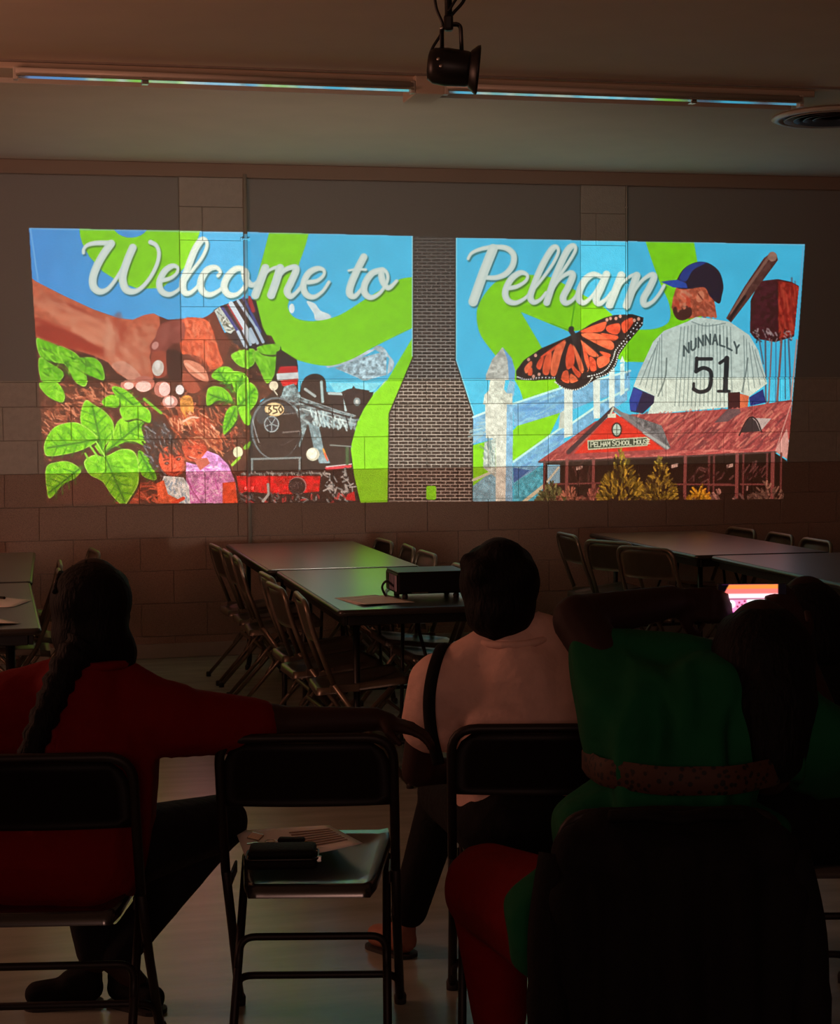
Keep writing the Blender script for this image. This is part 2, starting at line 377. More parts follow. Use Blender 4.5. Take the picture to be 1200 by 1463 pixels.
for y, dx, dr, lab in ((-.80, -.02, .0, 'folding chair nearest the wall on the left side of the right tables'), (-1.38, .0, .42, 'folding chair turned outwards, middle one left of the right tables'), (-1.86, .03, .5, 'folding chair turned outwards, nearest the viewer left of the right tables')):
    chair((1.12+dx, y, 0), -h+dr, lab)
for y, dx, dr, lab in ((-.72, .0, .05, 'folding chair on the far side of the right tables, nearest the wall'), (-1.22, .03, -.04, 'folding chair on the far side of the right tables, middle one'), (-1.74, .02, .0, 'folding chair on the far side of the right tables, close to the right edge')):
    chair((1.845+dx, y, 0), h+dr, lab)
for x, y, dr, lab in ((-2.36, -1.93, .0, 'folding chair by the left tables, farther of two side by side'), (-2.375, -2.42, .0, 'folding chair by the left tables, nearer of two side by side'),
        (-2.16, -1.15, .1, 'folding chair pulled out near the wall, behind the braided head'), (-2.33, -3.75, .0, 'folding chair tucked by the left tables, beside the red shoulder')):
    chair((x, y, 0), h+dr, lab)
# ---- the slide: painted stroke by stroke into a numpy raster ------------------------------
SX, SY, SS = 34.0, 316.0, 1.6                 # slide canvas origin and raster scale
CW, CH = int(1124*SS), int(412*SS)
rs = np.random.RandomState(7)
def vnoise(h, w, cell, seed):
    r = np.random.RandomState(seed); gh, gw = int(h/cell)+3, int(w/cell)+3
    g = r.rand(gh, gw).astype(np.float32)
    y = np.arange(h)/cell; x = np.arange(w)/cell
    yi = y.astype(int); xi = x.astype(int)
    fy = (y-yi)[:, None].astype(np.float32); fx = (x-xi)[None, :].astype(np.float32)
    fy = fy*fy*(3-2*fy); fx = fx*fx*(3-2*fx)
    a = g[yi][:, xi]; b = g[yi][:, xi+1]; c = g[yi+1][:, xi]; d = g[yi+1][:, xi+1]
    return (a*(1-fx)+b*fx)*(1-fy)+(c*(1-fx)+d*fx)*fy
NZ1 = vnoise(CH, CW, 2.2, 1); NZ2 = vnoise(CH, CW, 7, 2); NZ3 = vnoise(CH, CW, 26, 3)
IMG = np.zeros((CH, CW, 3), np.float32)
def spl(pts, n=8, closed=False):
    p = np.array(pts, float); m = len(p); out = []
    for i in range(m if closed else m-1):
        if closed: a, b, c, d = p[(i-1) % m], p[i], p[(i+1) % m], p[(i+2) % m]
        else: a, b, c, d = p[max(i-1, 0)], p[i], p[i+1], p[min(i+2, m-1)]
        for t in np.arange(n)/n:
            out.append(.5*((2*b)+(-a+c)*t+(2*a-5*b+4*c-d)*t*t+(-a+3*b-3*c+d)*t**3))
    if not closed: out.append(p[-1])
    return np.array(out)
def toC(pts):
    q = np.array(pts, float); return (q-[SX, SY])*SS
def inside(px, py, q):
    ins = np.zeros(np.broadcast(px, py).shape, bool); n = len(q)
    for i in range(n):
        x1, y1 = q[i]; x2, y2 = q[(i+1) % n]
        if y1 == y2: continue
        ins ^= ((y1 > py) != (y2 > py)) & (px < (x2-x1)*(py-y1)/(y2-y1)+x1)
    return ins
def comp(x0, y0, m, col, tex, cells=NZ2):
    h, w = m.shape; v = IMG[y0:y0+h, x0:x0+w]
    c = np.array(col, np.float32)/255
    if tex: c = c*(1+tex*(cells[y0:y0+h, x0:x0+w]+.6*NZ1[y0:y0+h, x0:x0+w]-.8))[..., None]
    v += (np.clip(c, 0, 1)-v)*m[..., None]
def poly(pts, col, a=1., s=False, tex=.12, n=6):
    q = toC(spl(pts, n, True) if s else pts)
    x0, y0 = np.maximum(np.floor(q.min(0)).astype(int)-1, 0); x1, y1 = np.ceil(q.max(0)).astype(int)+2
    x1, y1 = min(x1, CW), min(y1, CH)
    if x1 <= x0 or y1 <= y0: return
    m = np.zeros((y1-y0, x1-x0), np.float32)
    for oy in (.25, .75):
        for ox in (.25, .75):
            m += inside(np.arange(x0, x1)[None, :]+ox, np.arange(y0, y1)[:, None]+oy, q)*.25
    comp(x0, y0, m*a, col, tex)
def ell(cx, cy, rx, ry, col, rot=0, a=1., tex=.12):
    t = np.linspace(0, 6.2832, 26)[:-1]; c, s = math.cos(rot), math.sin(rot)
    poly(np.stack([cx+rx*np.cos(t)*c-ry*np.sin(t)*s, cy+rx*np.cos(t)*s+ry*np.sin(t)*c], 1), col, a, tex=tex)
def line(pts, w, col, a=1., s=False, tex=.0, soft=.8, pen=0.):
    p = toC(spl(pts, 6) if s else pts)
    w = np.broadcast_to(np.asarray(w, float), (len(p),))*SS/2
    if pen:                                            # broad strokes going down, hairlines going up
        d = np.gradient(p, axis=0); L = np.hypot(d[:, 0], d[:, 1])+1e-6
        k = np.clip(.55+.75*d[:, 1]/L, 0, 1); w = w*(1-pen+pen*k)*1.12
        w = np.convolve(np.pad(w, 4, 'edge'), np.ones(9)/9, 'valid')
    mw = w.max()+2
    x0, y0 = np.maximum(np.floor(p.min(0)-mw).astype(int), 0); x1, y1 = np.ceil(p.max(0)+mw).astype(int)+1
    x1, y1 = min(x1, CW), min(y1, CH)
    if x1 <= x0 or y1 <= y0: return
    X = np.arange(x0, x1)[None, :]+.5; Y = np.arange(y0, y1)[:, None]+.5
    m = np.zeros((y1-y0, x1-x0), np.float32)
    for i in range(len(p)-1):
        ax, ay = p[i]; bx, by = p[i+1]; dx, dy = bx-ax, by-ay; L = dx*dx+dy*dy+1e-9
        t = np.clip(((X-ax)*dx+(Y-ay)*dy)/L, 0, 1)
        d = np.hypot(X-ax-t*dx, Y-ay-t*dy)-(w[i]+(w[i+1]-w[i])*t)
        m = np.maximum(m, np.clip(.5-d/(2*soft), 0, 1))
    comp(x0, y0, m*a, col, tex)
def dabs(region, n, ang, L, w, cols, a=.8, jit=.3, soft=1.1):
    q = np.array(region, float); lo, hi = q.min(0), q.max(0); k = 0; g = 0
    while k < n and g < n*12:
        g += 1
        x, y = lo+rs.rand(2)*(hi-lo)
        if not inside(np.array([[x]]), np.array([[y]]), q)[0, 0]: continue
        k += 1; t = ang+rs.randn()*jit; l = L*(.6+.8*rs.rand())/2
        c = np.array(cols[rs.randint(len(cols))])*(.9+.2*rs.rand())
        line([(x-l*math.cos(t), y-l*math.sin(t)), (x+l*math.cos(t), y+l*math.sin(t))], w*(.7+.6*rs.rand()), c, a, soft=soft)
def leaf(pts, col=(112, 196, 24), vein=None, dark=(40, 110, 8)):
    poly([(x+1.8, y+2.2) for x, y in pts], (30, 24, 12), .9, s=True, tex=.2); poly(pts, (158, 214, 78), s=True, tex=.2)
    c = np.mean(pts, 0); poly([(c[0]+(x-c[0])*.955, c[1]+(y-c[1])*.955) for x, y in pts], col, s=True, tex=.22)
    lo_, hi_ = np.min(pts, 0), np.max(pts, 0)
    dabs([(c[0]+(x-c[0])*.8, c[1]+(y-c[1])*.8) for x, y in pts], int((hi_-lo_).prod()/34)+3, .7, 8, 2.2, [(70,150,10),(140,222,40),(84,166,14),(158,230,70)], .5, .7, 1.6)
    if vein:
        line(vein, 7, (64, 146, 8), .45, s=len(vein) > 2, soft=3.5)
        line(vein, 1.8, (36, 104, 6), .95, s=len(vein) > 2)
        v = np.array(vein, float)
        for k in range(1, 5):
            b = v[0]+(v[-1]-v[0])*k/5; d = v[-1]-v[0]
            for sgn in (-1, 1):
                e = b+d*.16+sgn*np.array([-d[1], d[0]])*.24
                line([b, e], 1.5, (50, 124, 8), .8)
GREEN = (126, 206, 14)
# sky, darker blue on the left and turquoise on the right
xs = np.linspace(0, 1, CW)[None, :, None]; ys = np.linspace(0, 1, CH)[:, None, None]
k = np.clip(xs*2.4, 0, 1)
IMG[:] = (np.array([62, 142, 212])*(1-k)+np.array([72, 186, 226])*k)/255
IMG *= (1+.05*(NZ1-.5)+.05*(NZ3-.5))[..., None]; IMG[:, :, 1:] *= 1+.04*(1-np.abs(ys-.5)*2)*.5
CL = [(466,524),(486,508),(514,498),(530,500),(538,494),(548,497),(556,508),(563,518),(560,530),(551,537),(549,548),(536,553),(524,546),(510,549),(498,540),(482,534)]
poly(CL, (176,196,204), s=True, tex=.3)
dabs([(500,512),(540,500),(556,514),(548,540),(520,542)], 70, .5, 7, 5, [(190,205,210),(146,170,182),(212,222,224)], .45, 1., 4)
# ribbons of green, left half
poly([(113,320),(115,338),(118,348),(128,367),(147,388),(170,403),(198,413),(232,412),(258,388),(270,375),(282,343),(289,320)], GREEN)
ell(187, 318, 27, 22, (66, 150, 214))
poly(spl([(387,322),(384,335),(377,362),(369,393),(363,425),(368,455),(378,478),(395,500),(426,515),(467,523),(501,514),(538,494),(591,468)],4).tolist()
     +spl([(591,396),(576,398),(564,403),(523,427),(484,451),(449,459),(423,455),(412,442),(414,426),(426,382),(437,350),(444,322)],4).tolist(), GREEN)
# cloud puffs
poly([(438,431),(450,434),(458,444),(470,449),(472,455),(452,458),(448,448)], (205,222,224), s=True)
ell(417, 441, 4, 7, (214, 230, 232))
poly(spl([(591,480),(567,520),(553,543),(530,568),(512,597),(502,632),(504,669),(515,722)],4).tolist()+[(556,722),(556,591),(591,511)], (130,212,18))
line([(510,716),(503,669),(501,632),(511,597),(529,568),(552,543)], 1.6, (170,214,120), .7, s=True)
# soil
SOIL = [(44,478),(90,490),(133,500),(168,512),(196,530),(260,530),(300,490),(330,470),(388,480),(398,500),(398,560),(372,572),(362,620),(345,690),(340,724),(44,724)]
poly(SOIL, (74,42,32), tex=.5)
dabs(SOIL, 520, .5, 8, 2.0, [(140,72,50),(100,54,40),(60,34,26),(166,92,66),(84,60,50)], .7, .7)
dabs([(66,586),(100,560),(165,545),(175,556),(150,575),(120,600),(80,612),(62,620)], 150, .6, 10, 2.2, [(176,104,74),(150,80,56),(196,126,96),(110,60,44)], .8, .4)
dabs([(205,580),(330,560),(350,640),(300,650),(240,600)], 170, .9, 11, 2, [(172,84,58),(140,60,42),(196,112,80),(90,44,32)], .8, .5)
poly([(62,660),(120,655),(180,690),(200,722),(64,722)], (66,42,34), tex=.3)
dabs([(160,690),(230,690),(240,720),(170,720)], 70, .2, 12, 2.2, [(200,92,62),(160,66,44)], .8, .4)
# low leaves along the arm
for pts in ([(54,482),(86,496),(110,514),(96,520),(70,516),(57,508)],[(84,494),(112,508),(124,536),(122,552),(108,546),(98,528),(88,514)],
            [(56,512),(74,520),(92,534),(80,548),(60,545)],[(108,514),(132,511),(146,522),(149,543),(132,538),(116,530)],[(56,548),(80,546),(92,562),(89,575),(68,566)]):
    leaf(pts, (104,186,28))
dabs([(56,490),(140,512),(148,536),(110,536),(60,540)], 46, .8, 9, 1.3, [(30,70,16),(150,220,50),(60,120,20)], .7, .5)
# reaching forearm and hand
ARM = [(46,398),(51,402),(90,422),(133,442),(170,455),(190,457),(207,450),(220,448),(229,453),(236,462),(226,486),(218,500),(216,520),(220,540),(205,548),(190,547),(167,533),(155,518),(133,508),(90,495),(46,480)]
poly(ARM, (186,94,68), tex=.18)
dabs([(64,424),(170,468),(186,472),(176,482),(66,436)], 50, .42, 30, 7, [(150,62,46),(164,70,52)], .35, .12, 5)
dabs([(56,425),(140,455),(180,470),(176,500),(120,485),(58,440)], 90, .5, 30, 6, [(206,128,98),(198,112,84),(214,142,112)], .3, .2, 5)
dabs([(56,455),(120,488),(160,515),(150,510),(90,492),(56,478)], 70, .36, 30, 7, [(158,54,38),(146,48,36)], .4, .12, 5)
dabs([(150,462),(176,466),(172,512),(148,505)], 40, 1.5, 22, 6, [(214,152,122),(206,136,108)], .3, .2, 5)
dabs([(164,458),(180,458),(178,505),(166,505)], 20, 1.5, 22, 6, [(170,62,42)], .3, .2, 5)
dabs([(184,478),(222,470),(220,486),(214,515),(205,540),(185,525),(172,510)], 120, 1.0, 18, 6, [(206,136,106),(188,96,70),(214,150,122),(172,76,54)], .3, .5, 4.5)
poly([(160,522),(176,516),(196,530),(205,546),(190,547),(170,533)], (206,150,128), a=.7, s=True)
# the other hand, fingers closing on the seed
H2 = [(228,452),(240,457),(259,456),(286,456),(297,451),(306,444),(318,470),(330,492),(322,512),(318,530),(300,545),(286,562),(270,560),(258,545),(244,540),(220,540),(214,510),(218,498),(230,478)]
poly(H2, (96,46,36), tex=.2)
poly([(259,458),(292,456),(304,472),(312,500),(318,520),(302,528),(290,512),(270,506),(259,502)], (196,84,54), s=True, tex=.4)
dabs([(260,460),(300,460),(316,515),(300,526),(262,500)], 150, 1.3, 11, 2.4, [(222,112,78),(178,72,46),(232,140,108),(150,56,38)], .42, .35, 2.2)
poly([(232,462),(262,460),(262,486),(246,492),(232,508),(222,510),(214,496),(222,482)], (138,66,56), s=True)
dabs([(228,470),(260,464),(258,484),(232,500)], 30, 2.2, 14, 5, [(164,88,76),(120,54,46)], .35, .2, 4)
ell(222, 494, 4.5, 6, (196,132,122), .5)
poly([(216,510),(224,502),(240,506),(240,532),(230,540),(220,537)], (158,72,54), s=True)
ell(226, 526, 8.5, 11.5, (206,192,180), .1); ell(225, 522, 4, 7, (222,214,206), .1)
poly([(262,516),(276,516),(292,526),(298,545),(284,542),(270,532)], (196,122,98), s=True); line([(266,520),(280,530),(292,540)], 4, (222,166,142), .7)
poly([(258,528),(274,538),(286,556),(274,562),(262,552)], (150,72,54), s=True)
poly([(240,500),(259,505),(262,520),(258,545),(242,540),(238,520)], (58,28,24), a=.85, s=True)
# striped cuff
poly([(305,443),(316,437),(330,432),(352,424),(366,430),(378,478),(388,496),(360,500),(346,498),(334,490),(320,470)], (48,40,44))
poly([(306,444),(314,438),(336,470),(330,477),(322,474)], (170,180,176)); dabs([(308,444),(315,440),(335,470),(328,476)], 26, 1., 5, 1.6, [(70,74,66),(210,214,206),(120,120,104)], .8, .8)
for p0, p1, w, c in (((318,440),(342,476),4,(56,66,130)),((326,436),(352,480),3,(160,54,58)),((330,434),(362,488),7,(190,206,220)),((340,430),(366,468),4,(170,190,210)),((348,426),(372,474),4,(66,78,140)),((356,426),(362,444),6,(168,50,56))):
    line([p0, p1], w, c, .95)
for x in (348, 356, 366, 374): line([(x-8,474-(x-348)*.2),(x+2,494-(x-348)*.2)], 4.5, (176,198,216), .9)
line([(366,452),(380,480),(392,498)], 3, (34,30,34), .9)
# pale beans in the palm
for x, y, rx, ry, c in ((206,548,15,11,(186,106,90)),(205,552,11,8,(222,186,178)),(232,556,12,12,(178,110,98)),(235,556,8,10,(224,190,186)),(257,557,6,7,(212,206,208)),(243,574,11,9,(196,140,130)),(242,573,7,6,(228,200,196)),(182,550,10,7,(190,120,104)),(184,551,7,5,(224,190,182))):
    ell(x, y, rx, ry, c)
poly([(258,570),(274,568),(276,600),(262,606)], (206,138,66), s=True, tex=.5)
# big leaves
leaf([(122,572),(134,578),(150,588),(162,604),(161,622),(150,638),(146,650),(134,636),(118,612),(115,592)], vein=[(147,648),(132,580)])
leaf([(64,632),(76,612),(96,604),(116,606),(140,626),(124,640),(100,648),(72,652),(64,648)], vein=[(140,628),(68,640)])
leaf([(160,622),(170,600),(190,594),(212,596),(202,610),(208,636),(186,630),(160,640),(148,648)], (128,204,34), vein=[(150,646),(208,600)])
leaf([(120,660),(134,650),(150,652),(172,642),(190,644),(198,660),(198,690),(186,712),(176,722),(160,708),(146,688),(128,678)], vein=[(150,652),(178,716)])
leaf([(66,668),(82,660),(100,660),(116,672),(106,684),(90,692),(72,712),(67,700)], vein=[(116,668),(70,704)])
leaf([(198,644),(210,652),(222,676),(222,686),(204,680),(198,664)], vein=[(200,646),(220,684)])
leaf([(160,553),(178,556),(200,576),(210,590),(200,594),(176,588),(168,572)], vein=[(164,556),(206,592)])
leaf([(146,572),(160,564),(170,572),(168,582),(150,580)])
leaf([(172,582),(200,580),(214,588),(214,604),(196,598),(178,600)])
line([(206,570),(230,590)], 4, (112,178,48)); line([(128,636),(142,656)], 3, (130,206,60)); line([(138,632),(150,652)], 2.4, (150,214,80)); line([(122,648),(128,660)], 3, (120,190,50))
# sprout by the engine
leaf([(302,538),(312,526),(326,524),(334,532),(330,548),(318,546)], vein=[(332,560),(312,530)])
leaf([(330,532),(350,534),(354,552),(344,566),(334,556)], vein=[(338,566),(346,538)])
leaf([(297,556),(312,552),(326,560),(332,574),(312,572),(296,580)], vein=[(334,576),(300,564)])
leaf([(340,556),(356,546),(368,558),(366,576),(352,590),(340,584)], vein=[(338,584),(364,556)])
leaf([(326,584),(338,580),(338,600),(326,616),(319,620),(320,600)], vein=[(336,584),(322,614)])
leaf([(340,584),(352,584),(360,600),(350,606)])
for pts in ([(330,508),(346,500),(364,500),(362,522),(344,524)],[(362,504),(392,500),(394,530),(382,548),(372,530)],[(368,496),(398,492),(396,506),(376,506)]): leaf(pts, (110,186,34))
# two children
dabs([(212,606),(226,598),(244,616),(258,640),(262,668),(236,690),(212,660),(205,630)], 190, 1.0, 9, 2.2, [(46,40,38),(70,66,66),(30,26,26),(110,112,118),(54,46,44)], .9, .4)
dabs([(240,600),(262,592),(290,592),(308,604),(316,630),(318,650),(300,640),(280,620),(262,600),(256,624),(248,616)], 210, .9, 10, 2, [(176,80,50),(140,58,38),(212,132,92),(100,44,32),(224,160,124)], .85, .45)
line([(262,602),(276,596),(294,602),(306,612)], 3, (226,190,168), .85, s=True); ell(288, 610, 14, 13, (176,72,46), .4, .8, tex=.4)
dabs([(276,600),(300,606),(310,630),(296,636)], 40, 1.0, 12, 1.5, [(214,140,104),(120,50,36)], .8, .4)
for cx0, cy0, rx, ry, ro in ((245,659,18,22,-.3),(278,643,19,17,.6)):
    ell(cx0, cy0, rx, ry, (150,52,36), ro, tex=.3); ell(cx0-1, cy0-1, rx*.92, ry*.92, (204,80,52), ro, tex=.35)
dabs([(230,646),(262,642),(264,676),(236,678)], 70, .4, 6, 2.6, [(228,112,78),(176,60,42),(218,94,62)], .4, .9, 2)
dabs([(262,634),(296,632),(292,656),(266,658)], 70, .4, 6, 2.6, [(228,112,78),(176,60,42),(218,94,62)], .4, .9, 2)
for ex, ey in ((238,662),(255,656)): ell(ex, ey, 3.4, 2.2, (70,30,26), -.2, .9); ell(ex+.6, ey-.3, 1, .8, (210,180,170), 0, .8); line([(ex-4,ey-4.5),(ex+3.5,ey-5.6)], 1.7, (64,28,24), .85)
for ex, ey in ((271,640),(285,647)): ell(ex, ey, 3.2, 1.6, (90,36,30), .3, .85); line([(ex-4,ey-4.6),(ex+4,ey-3.2)], 1.5, (120,56,40), .8)
line([(249,661),(251,669),(247,670)], 1.6, (150,52,36), .7, s=True); ell(250, 666, 2, 3.4, (232,136,104), .2, .6); line([(245,675),(250,676.5),(256,673)], 2, (120,30,28), .9, s=True)
line([(278,644),(276,650)], 1.5, (160,60,42), .7); ell(277, 648, 2, 2.8, (232,132,100), .2, .6); line([(268,652),(275,656),(282,656)], 1.9, (130,36,30), .9, s=True); line([(270,652.6),(280,655.4)], .9, (226,200,190), .8)
dabs([(228,644),(246,632),(264,644),(250,648),(234,652)], 46, 1.0, 9, 1.7, [(40,32,30),(150,92,74),(58,44,40)], .8, .3)
dabs([(258,634),(272,620),(298,626),(302,640),(288,632),(268,632)], 46, .7, 10, 1.6, [(206,140,104),(150,70,44),(110,48,34)], .7, .4)
poly([(296,644),(312,650),(326,664),(336,688),(338,700),(322,712),(330,722),(268,722),(266,690),(266,660),(280,664)], (206,140,200), s=False, tex=.5)
dabs([(270,664),(318,655),(332,700),(322,722),(270,722)], 150, .6, 6, 2, [(232,184,228),(186,92,172),(244,216,240),(206,128,196)], .7, 1.)
poly([(276,656),(296,654),(300,662),(286,672)], (188,96,80)); line([(266,680),(274,700),(290,722)], 2, (150,70,120), .7)
poly([(318,690),(336,688),(340,722),(318,722)], (216,78,44), tex=.4)
poly([(234,680),(262,682),(270,694),(272,722),(238,722),(228,700)], (204,222,224), tex=.4); dabs([(234,686),(266,690),(270,720),(240,720)], 60, 1.3, 6, 2, [(230,240,240),(160,186,200),(126,160,190)], .7, .5)
poly([(224,690),(234,686),(240,706),(256,714),(256,722),(226,722)], (214,96,60), tex=.4); line([(246,720),(262,712)], 5, (214,70,44))
# the engine
poly([(395,503),(402,500),(424,514),(426,524),(432,552),(500,552),(536,552),(532,566),(512,596),(501,640),(506,680),(516,722),(340,722),(344,690),(352,660),(358,600),(366,580),(390,560),(394,520)], (34,32,34))
poly([(426,518),(470,526),(504,518),(536,500),(556,512),(552,542),(536,560),(426,560)], (74,180,218)); poly([(478,526),(520,510),(552,502),(552,536),(520,544)], (160,186,196), tex=.5); poly([(470,547),(546,547),(532,560),(480,562)], (116,206,230))
poly([(398,508),(423,516),(425,524),(400,526)], (40,40,42)); poly([(400,524),(424,523),(426,532),(396,534)], (188,40,44)); poly([(395,534),(426,532),(427,542),(396,543)], (206,208,206)); poly([(400,543),(426,541),(424,550),(404,552)], (190,34,40))
poly([(406,552),(420,548),(432,570),(420,586),(400,572)], (120,144,150), tex=.6)
poly([(430,552),(434,542),(440,537),(450,534),(460,537),(465,544),(466,556),(464,574),(432,566)], (36,34,36), s=True); line([(459,545),(461,574)], 4, (150,178,182)); line([(436,556),(450,566)], 4, (180,196,198), .8)
poly([(468,562),(492,560),(496,588),(470,582)], (48,42,42)); line([(470,562),(492,563),(494,586)], 4, (164,188,192))
poly([(488,560),(497,556),(503,555),(505,551),(508,555),(528,558),(520,584),(510,604),(498,594)], (40,38,40)); ell(510, 574, 5, 6, (120,134,138)); ell(510, 574, 2.4, 3, (190,200,200))
poly([(400,566),(430,568),(470,584),(506,592),(510,608),(480,612),(440,606),(428,640),(410,600)], (96,112,116), tex=.9)
dabs([(404,570),(470,586),(506,596),(506,612),(452,604),(424,604)], 120, .25, 14, 2.6, [(186,210,214),(46,46,48),(150,176,182),(70,76,80)], .6, .25, 1.8)
line([(428,574),(470,588),(508,598)], 2.4, (40,40,42), .9, s=True); line([(432,584),(474,596),(508,606)], 2, (206,226,228), .7, s=True); line([(430,568),(472,583),(508,594)], 1.4, (170,190,196), .8, s=True)
for x in (452,474,494): line([(x,584+(x-452)*.24),(x+4,600+(x-452)*.2),(x+3,612)], 2, (38,40,42), .8, s=True)
dabs([(440,585),(500,600),(508,612),(450,612)], 60, 1.3, 7, 2.2, [(196,220,222),(150,180,188)], .7, .3)
ell(394, 612, 36, 45, (96,104,108)); ell(395, 613, 33.5, 43, (44,34,34))
line(spl([(361,600),(366,620),(370,632)]), 1.6, (170,180,184), .7)
poly([(366,596),(374,580),(392,574),(410,578),(420,590),(400,588),(384,600),(372,606)], (66,72,76), s=True, a=.8)
ell(392, 585, 14, 10, (206,176,128), .05); ell(392, 585, 12.2, 8.4, (226,206,160), .05)
for pl in ([(381,580),(387,580),(384,584),(388,587),(384,591),(380,590)],[(397,580),(391,580),(391,584),(395,585),(396,589),(390,591)],[(401,580),(398,585),(401,590),(404,586),(401,580)]): line(pl, 1.7, (58,44,30), .95)
ell(388, 606, 11, 12, (134,146,150)); ell(388, 606, 9, 10, (58,58,62))
for i in range(5): line([(388,606),(388+9*math.cos(i*1.257+.3), 606+10*math.sin(i*1.257+.3))], 1.6, (136,148,152))
line([(402,592),(424,590)], 1.6, (120,120,120), .7); line([(404,618),(428,616)], 2.4, (120,110,106), .8); line([(426,580),(430,620),(424,640)], 2, (20,18,20)); line([(404,636),(424,624)], 2.5, (80,70,66), .6)
poly([(440,604),(456,610),(462,640),(472,662),(456,662),(448,640)], (122,148,156), tex=.4); line([(462,642),(466,654)], 3, (206,150,70)); line([(464,648),(468,658)], 2, (220,90,70))
ell(447, 649, 9.5, 9.5, (196,196,176)); ell(446, 648, 7, 7.5, (228,230,214)); ell(391, 551, 6.5, 7, (206,200,176)); line([(390,556),(396,564)], 2, (180,176,160)); ell(340, 646, 7, 8, (214,216,180)); line([(332,664),(342,654)], 4, (150,200,60)); line([(350,640),(356,632)], 5, (110,170,40))
for pl in ([(358,656),(430,654)],[(360,656),(360,676)],[(428,656),(428,676)],[(346,677),(466,676)]): line(pl, 3, (126,136,136), .9)
poly([(362,660),(426,658),(426,672),(362,672)], (44,34,32)); dabs([(346,675),(464,674),(464,680),(346,680)], 70, 1.2, 3, 1.4, [(190,196,190),(40,36,34)], .8, .3)
poly([(338,680),(458,680),(456,702),(420,706),(390,706),(352,702),(342,706)], (206,26,36), tex=.5); poly([(464,668),(502,664),(502,668),(466,672)], (200,60,70)); line([(466,667),(502,663)], 1.5, (220,200,200))
ell(425, 694, 13, 13, (170,120,120)); ell(424, 695, 12, 12, (40,32,34)); dabs([(416,688),(432,688),(432,704),(416,704)], 20, .8, 6, 2, [(90,80,80),(60,50,50)], .7, .6)
dabs([(464,676),(500,672),(506,700),(500,714),(466,700)], 70, .6, 7, 2.6, [(150,164,166),(60,60,62),(190,200,200),(30,28,28)], .85, .9)
dabs([(345,706),(500,708),(504,718),(345,719)], 60, 1.0, 6, 2.4, [(150,160,160),(40,34,34),(190,60,60),(110,110,110)], .8, .8)
line([(383,692),(384,706),(376,716)], 4, (170,178,176)); poly([(496,706),(506,702),(508,716),(494,714)], (190,40,44)); line([(496,640),(496,662)], 5, (64,90,58)); line([(472,636),(502,638)], 2, (120,126,122))
# brick bottle
BOT = [(590,320),(650.5,320),(650.5,515),(676,592),(675,724),(554,724),(556,591),(590,511)]
q = toC(BOT); x0, y0, x1, y1 = int(q[:, 0].min()), 0, int(q[:, 0].max())+2, CH
X = (np.arange(x0, x1)[None, :]+.5)/SS+SX; Y = (np.arange(y0, y1)[:, None]+.5)/SS+SY
brow = np.floor(Y/4.74); fx = np.abs(((X+(brow % 2)*6.7)/13.4) % 1-.5); fy = np.abs((Y/4.74) % 1-.5)
mort = np.maximum(np.clip((fx-.43)*18, 0, 1), np.clip((fy-.33)*9, 0, 1))
up = np.clip((Y-400)/150, 0, 1)*.75+.25*np.clip((Y-340)/60, 0, 1)
c0 = np.array([52, 47, 44])/255; c1 = np.array([176, 168, 158])/255
base = c0+(c1-c0)*(mort*(.28+.72*up))[..., None]*(.85+.3*NZ1[y0:y1, x0:x1, None])
m = np.zeros((y1-y0, x1-x0), np.float32)
for o in (.25, .75): m += inside(np.arange(x0, x1)[None, :]+o, np.arange(y0, y1)[:, None]+o, q)*.5
IMG[y0:y1, x0:x1] += (base-IMG[y0:y1, x0:x1])*m[..., None]
for pl in ([(590,320),(590,511),(556,591),(554.5,724)],[(650.5,320),(650.5,515),(675.5,592),(674.5,724)]): line(pl, 2, (52,46,42), .9)
line([(589,326),(589,509)], 1.4, (170,226,236), .8); line([(652,330),(652,515),(677,592)], 1.4, (150,224,240), .8)
poly([(609,696),(611,694),(621,694),(623,696),(623,712),(621,714),(611,714),(609,712)], (126,214,14))
# ribbons of green, right half
poly(spl([(790,397),(758,393),(730,396),(710,402),(695,417),(683,437),(681,457),(687,480),(706,506),(722,525),(742,555),(748,585),(736,612),(712,625),(676,636)],3).tolist()
     +[(676,694),(692,682),(735,657),(785,622),(800,590),(800,556),(786,520),(770,490),(744,446),(812,474),(850,470),(875,450),(858,435),(820,414),(802,404)], (128,208,18))
poly(spl([(920,340),(932,376),(944,408),(956,436),(955,460),(935,470),(905,472),(880,478),(850,480)],4).tolist()+[(850,500),(894,517),(930,518),(975,500),(1000,480),(1005,420),(997,380),(990,340)], (122,206,12))
# fence, near post and rails running back
W1, W2, W3 = (206,216,206), (116,176,216), (158,206,224)
def rail(a, b, c, d, hi): poly([a, b, c, d], W2, tex=.2); line([a, b], 3.2, hi)
rail((676,596),(712,582),(712,626),(676,634), (190,232,236)); dabs([(678,600),(710,590),(708,622),(678,630)], 26, -.3, 14, 2, [(150,196,212),(170,206,212)], .6, .2)
rail((733,577),(806,553),(806,588),(734,610), (180,232,236)); dabs([(735,582),(804,560),(804,584),(736,606)], 40, -.3, 16, 3, [(104,166,214),(140,196,220),(90,148,206)], .6, .2)
rail((733,660),(806,608),(806,640),(733,694), (180,230,230)); dabs([(735,668),(804,618),(804,636),(736,688)], 30, -.6, 14, 3, [(130,190,222),(96,150,206)], .6, .15)
poly([(733,668),(757,672),(734,690)], (66,110,178)); poly([(676,694),(704,672),(712,680),(712,722),(676,722)], (126,178,200), tex=.3); line([(676,686),(708,672)], 4, (190,204,180)); poly([(734,690),(770,668),(780,668),(780,722),(734,722)], (80,178,206), tex=.35); line([(742,722),(782,690)], 5, (200,206,180)); line([(756,722),(782,703)], 3, (110,180,220))
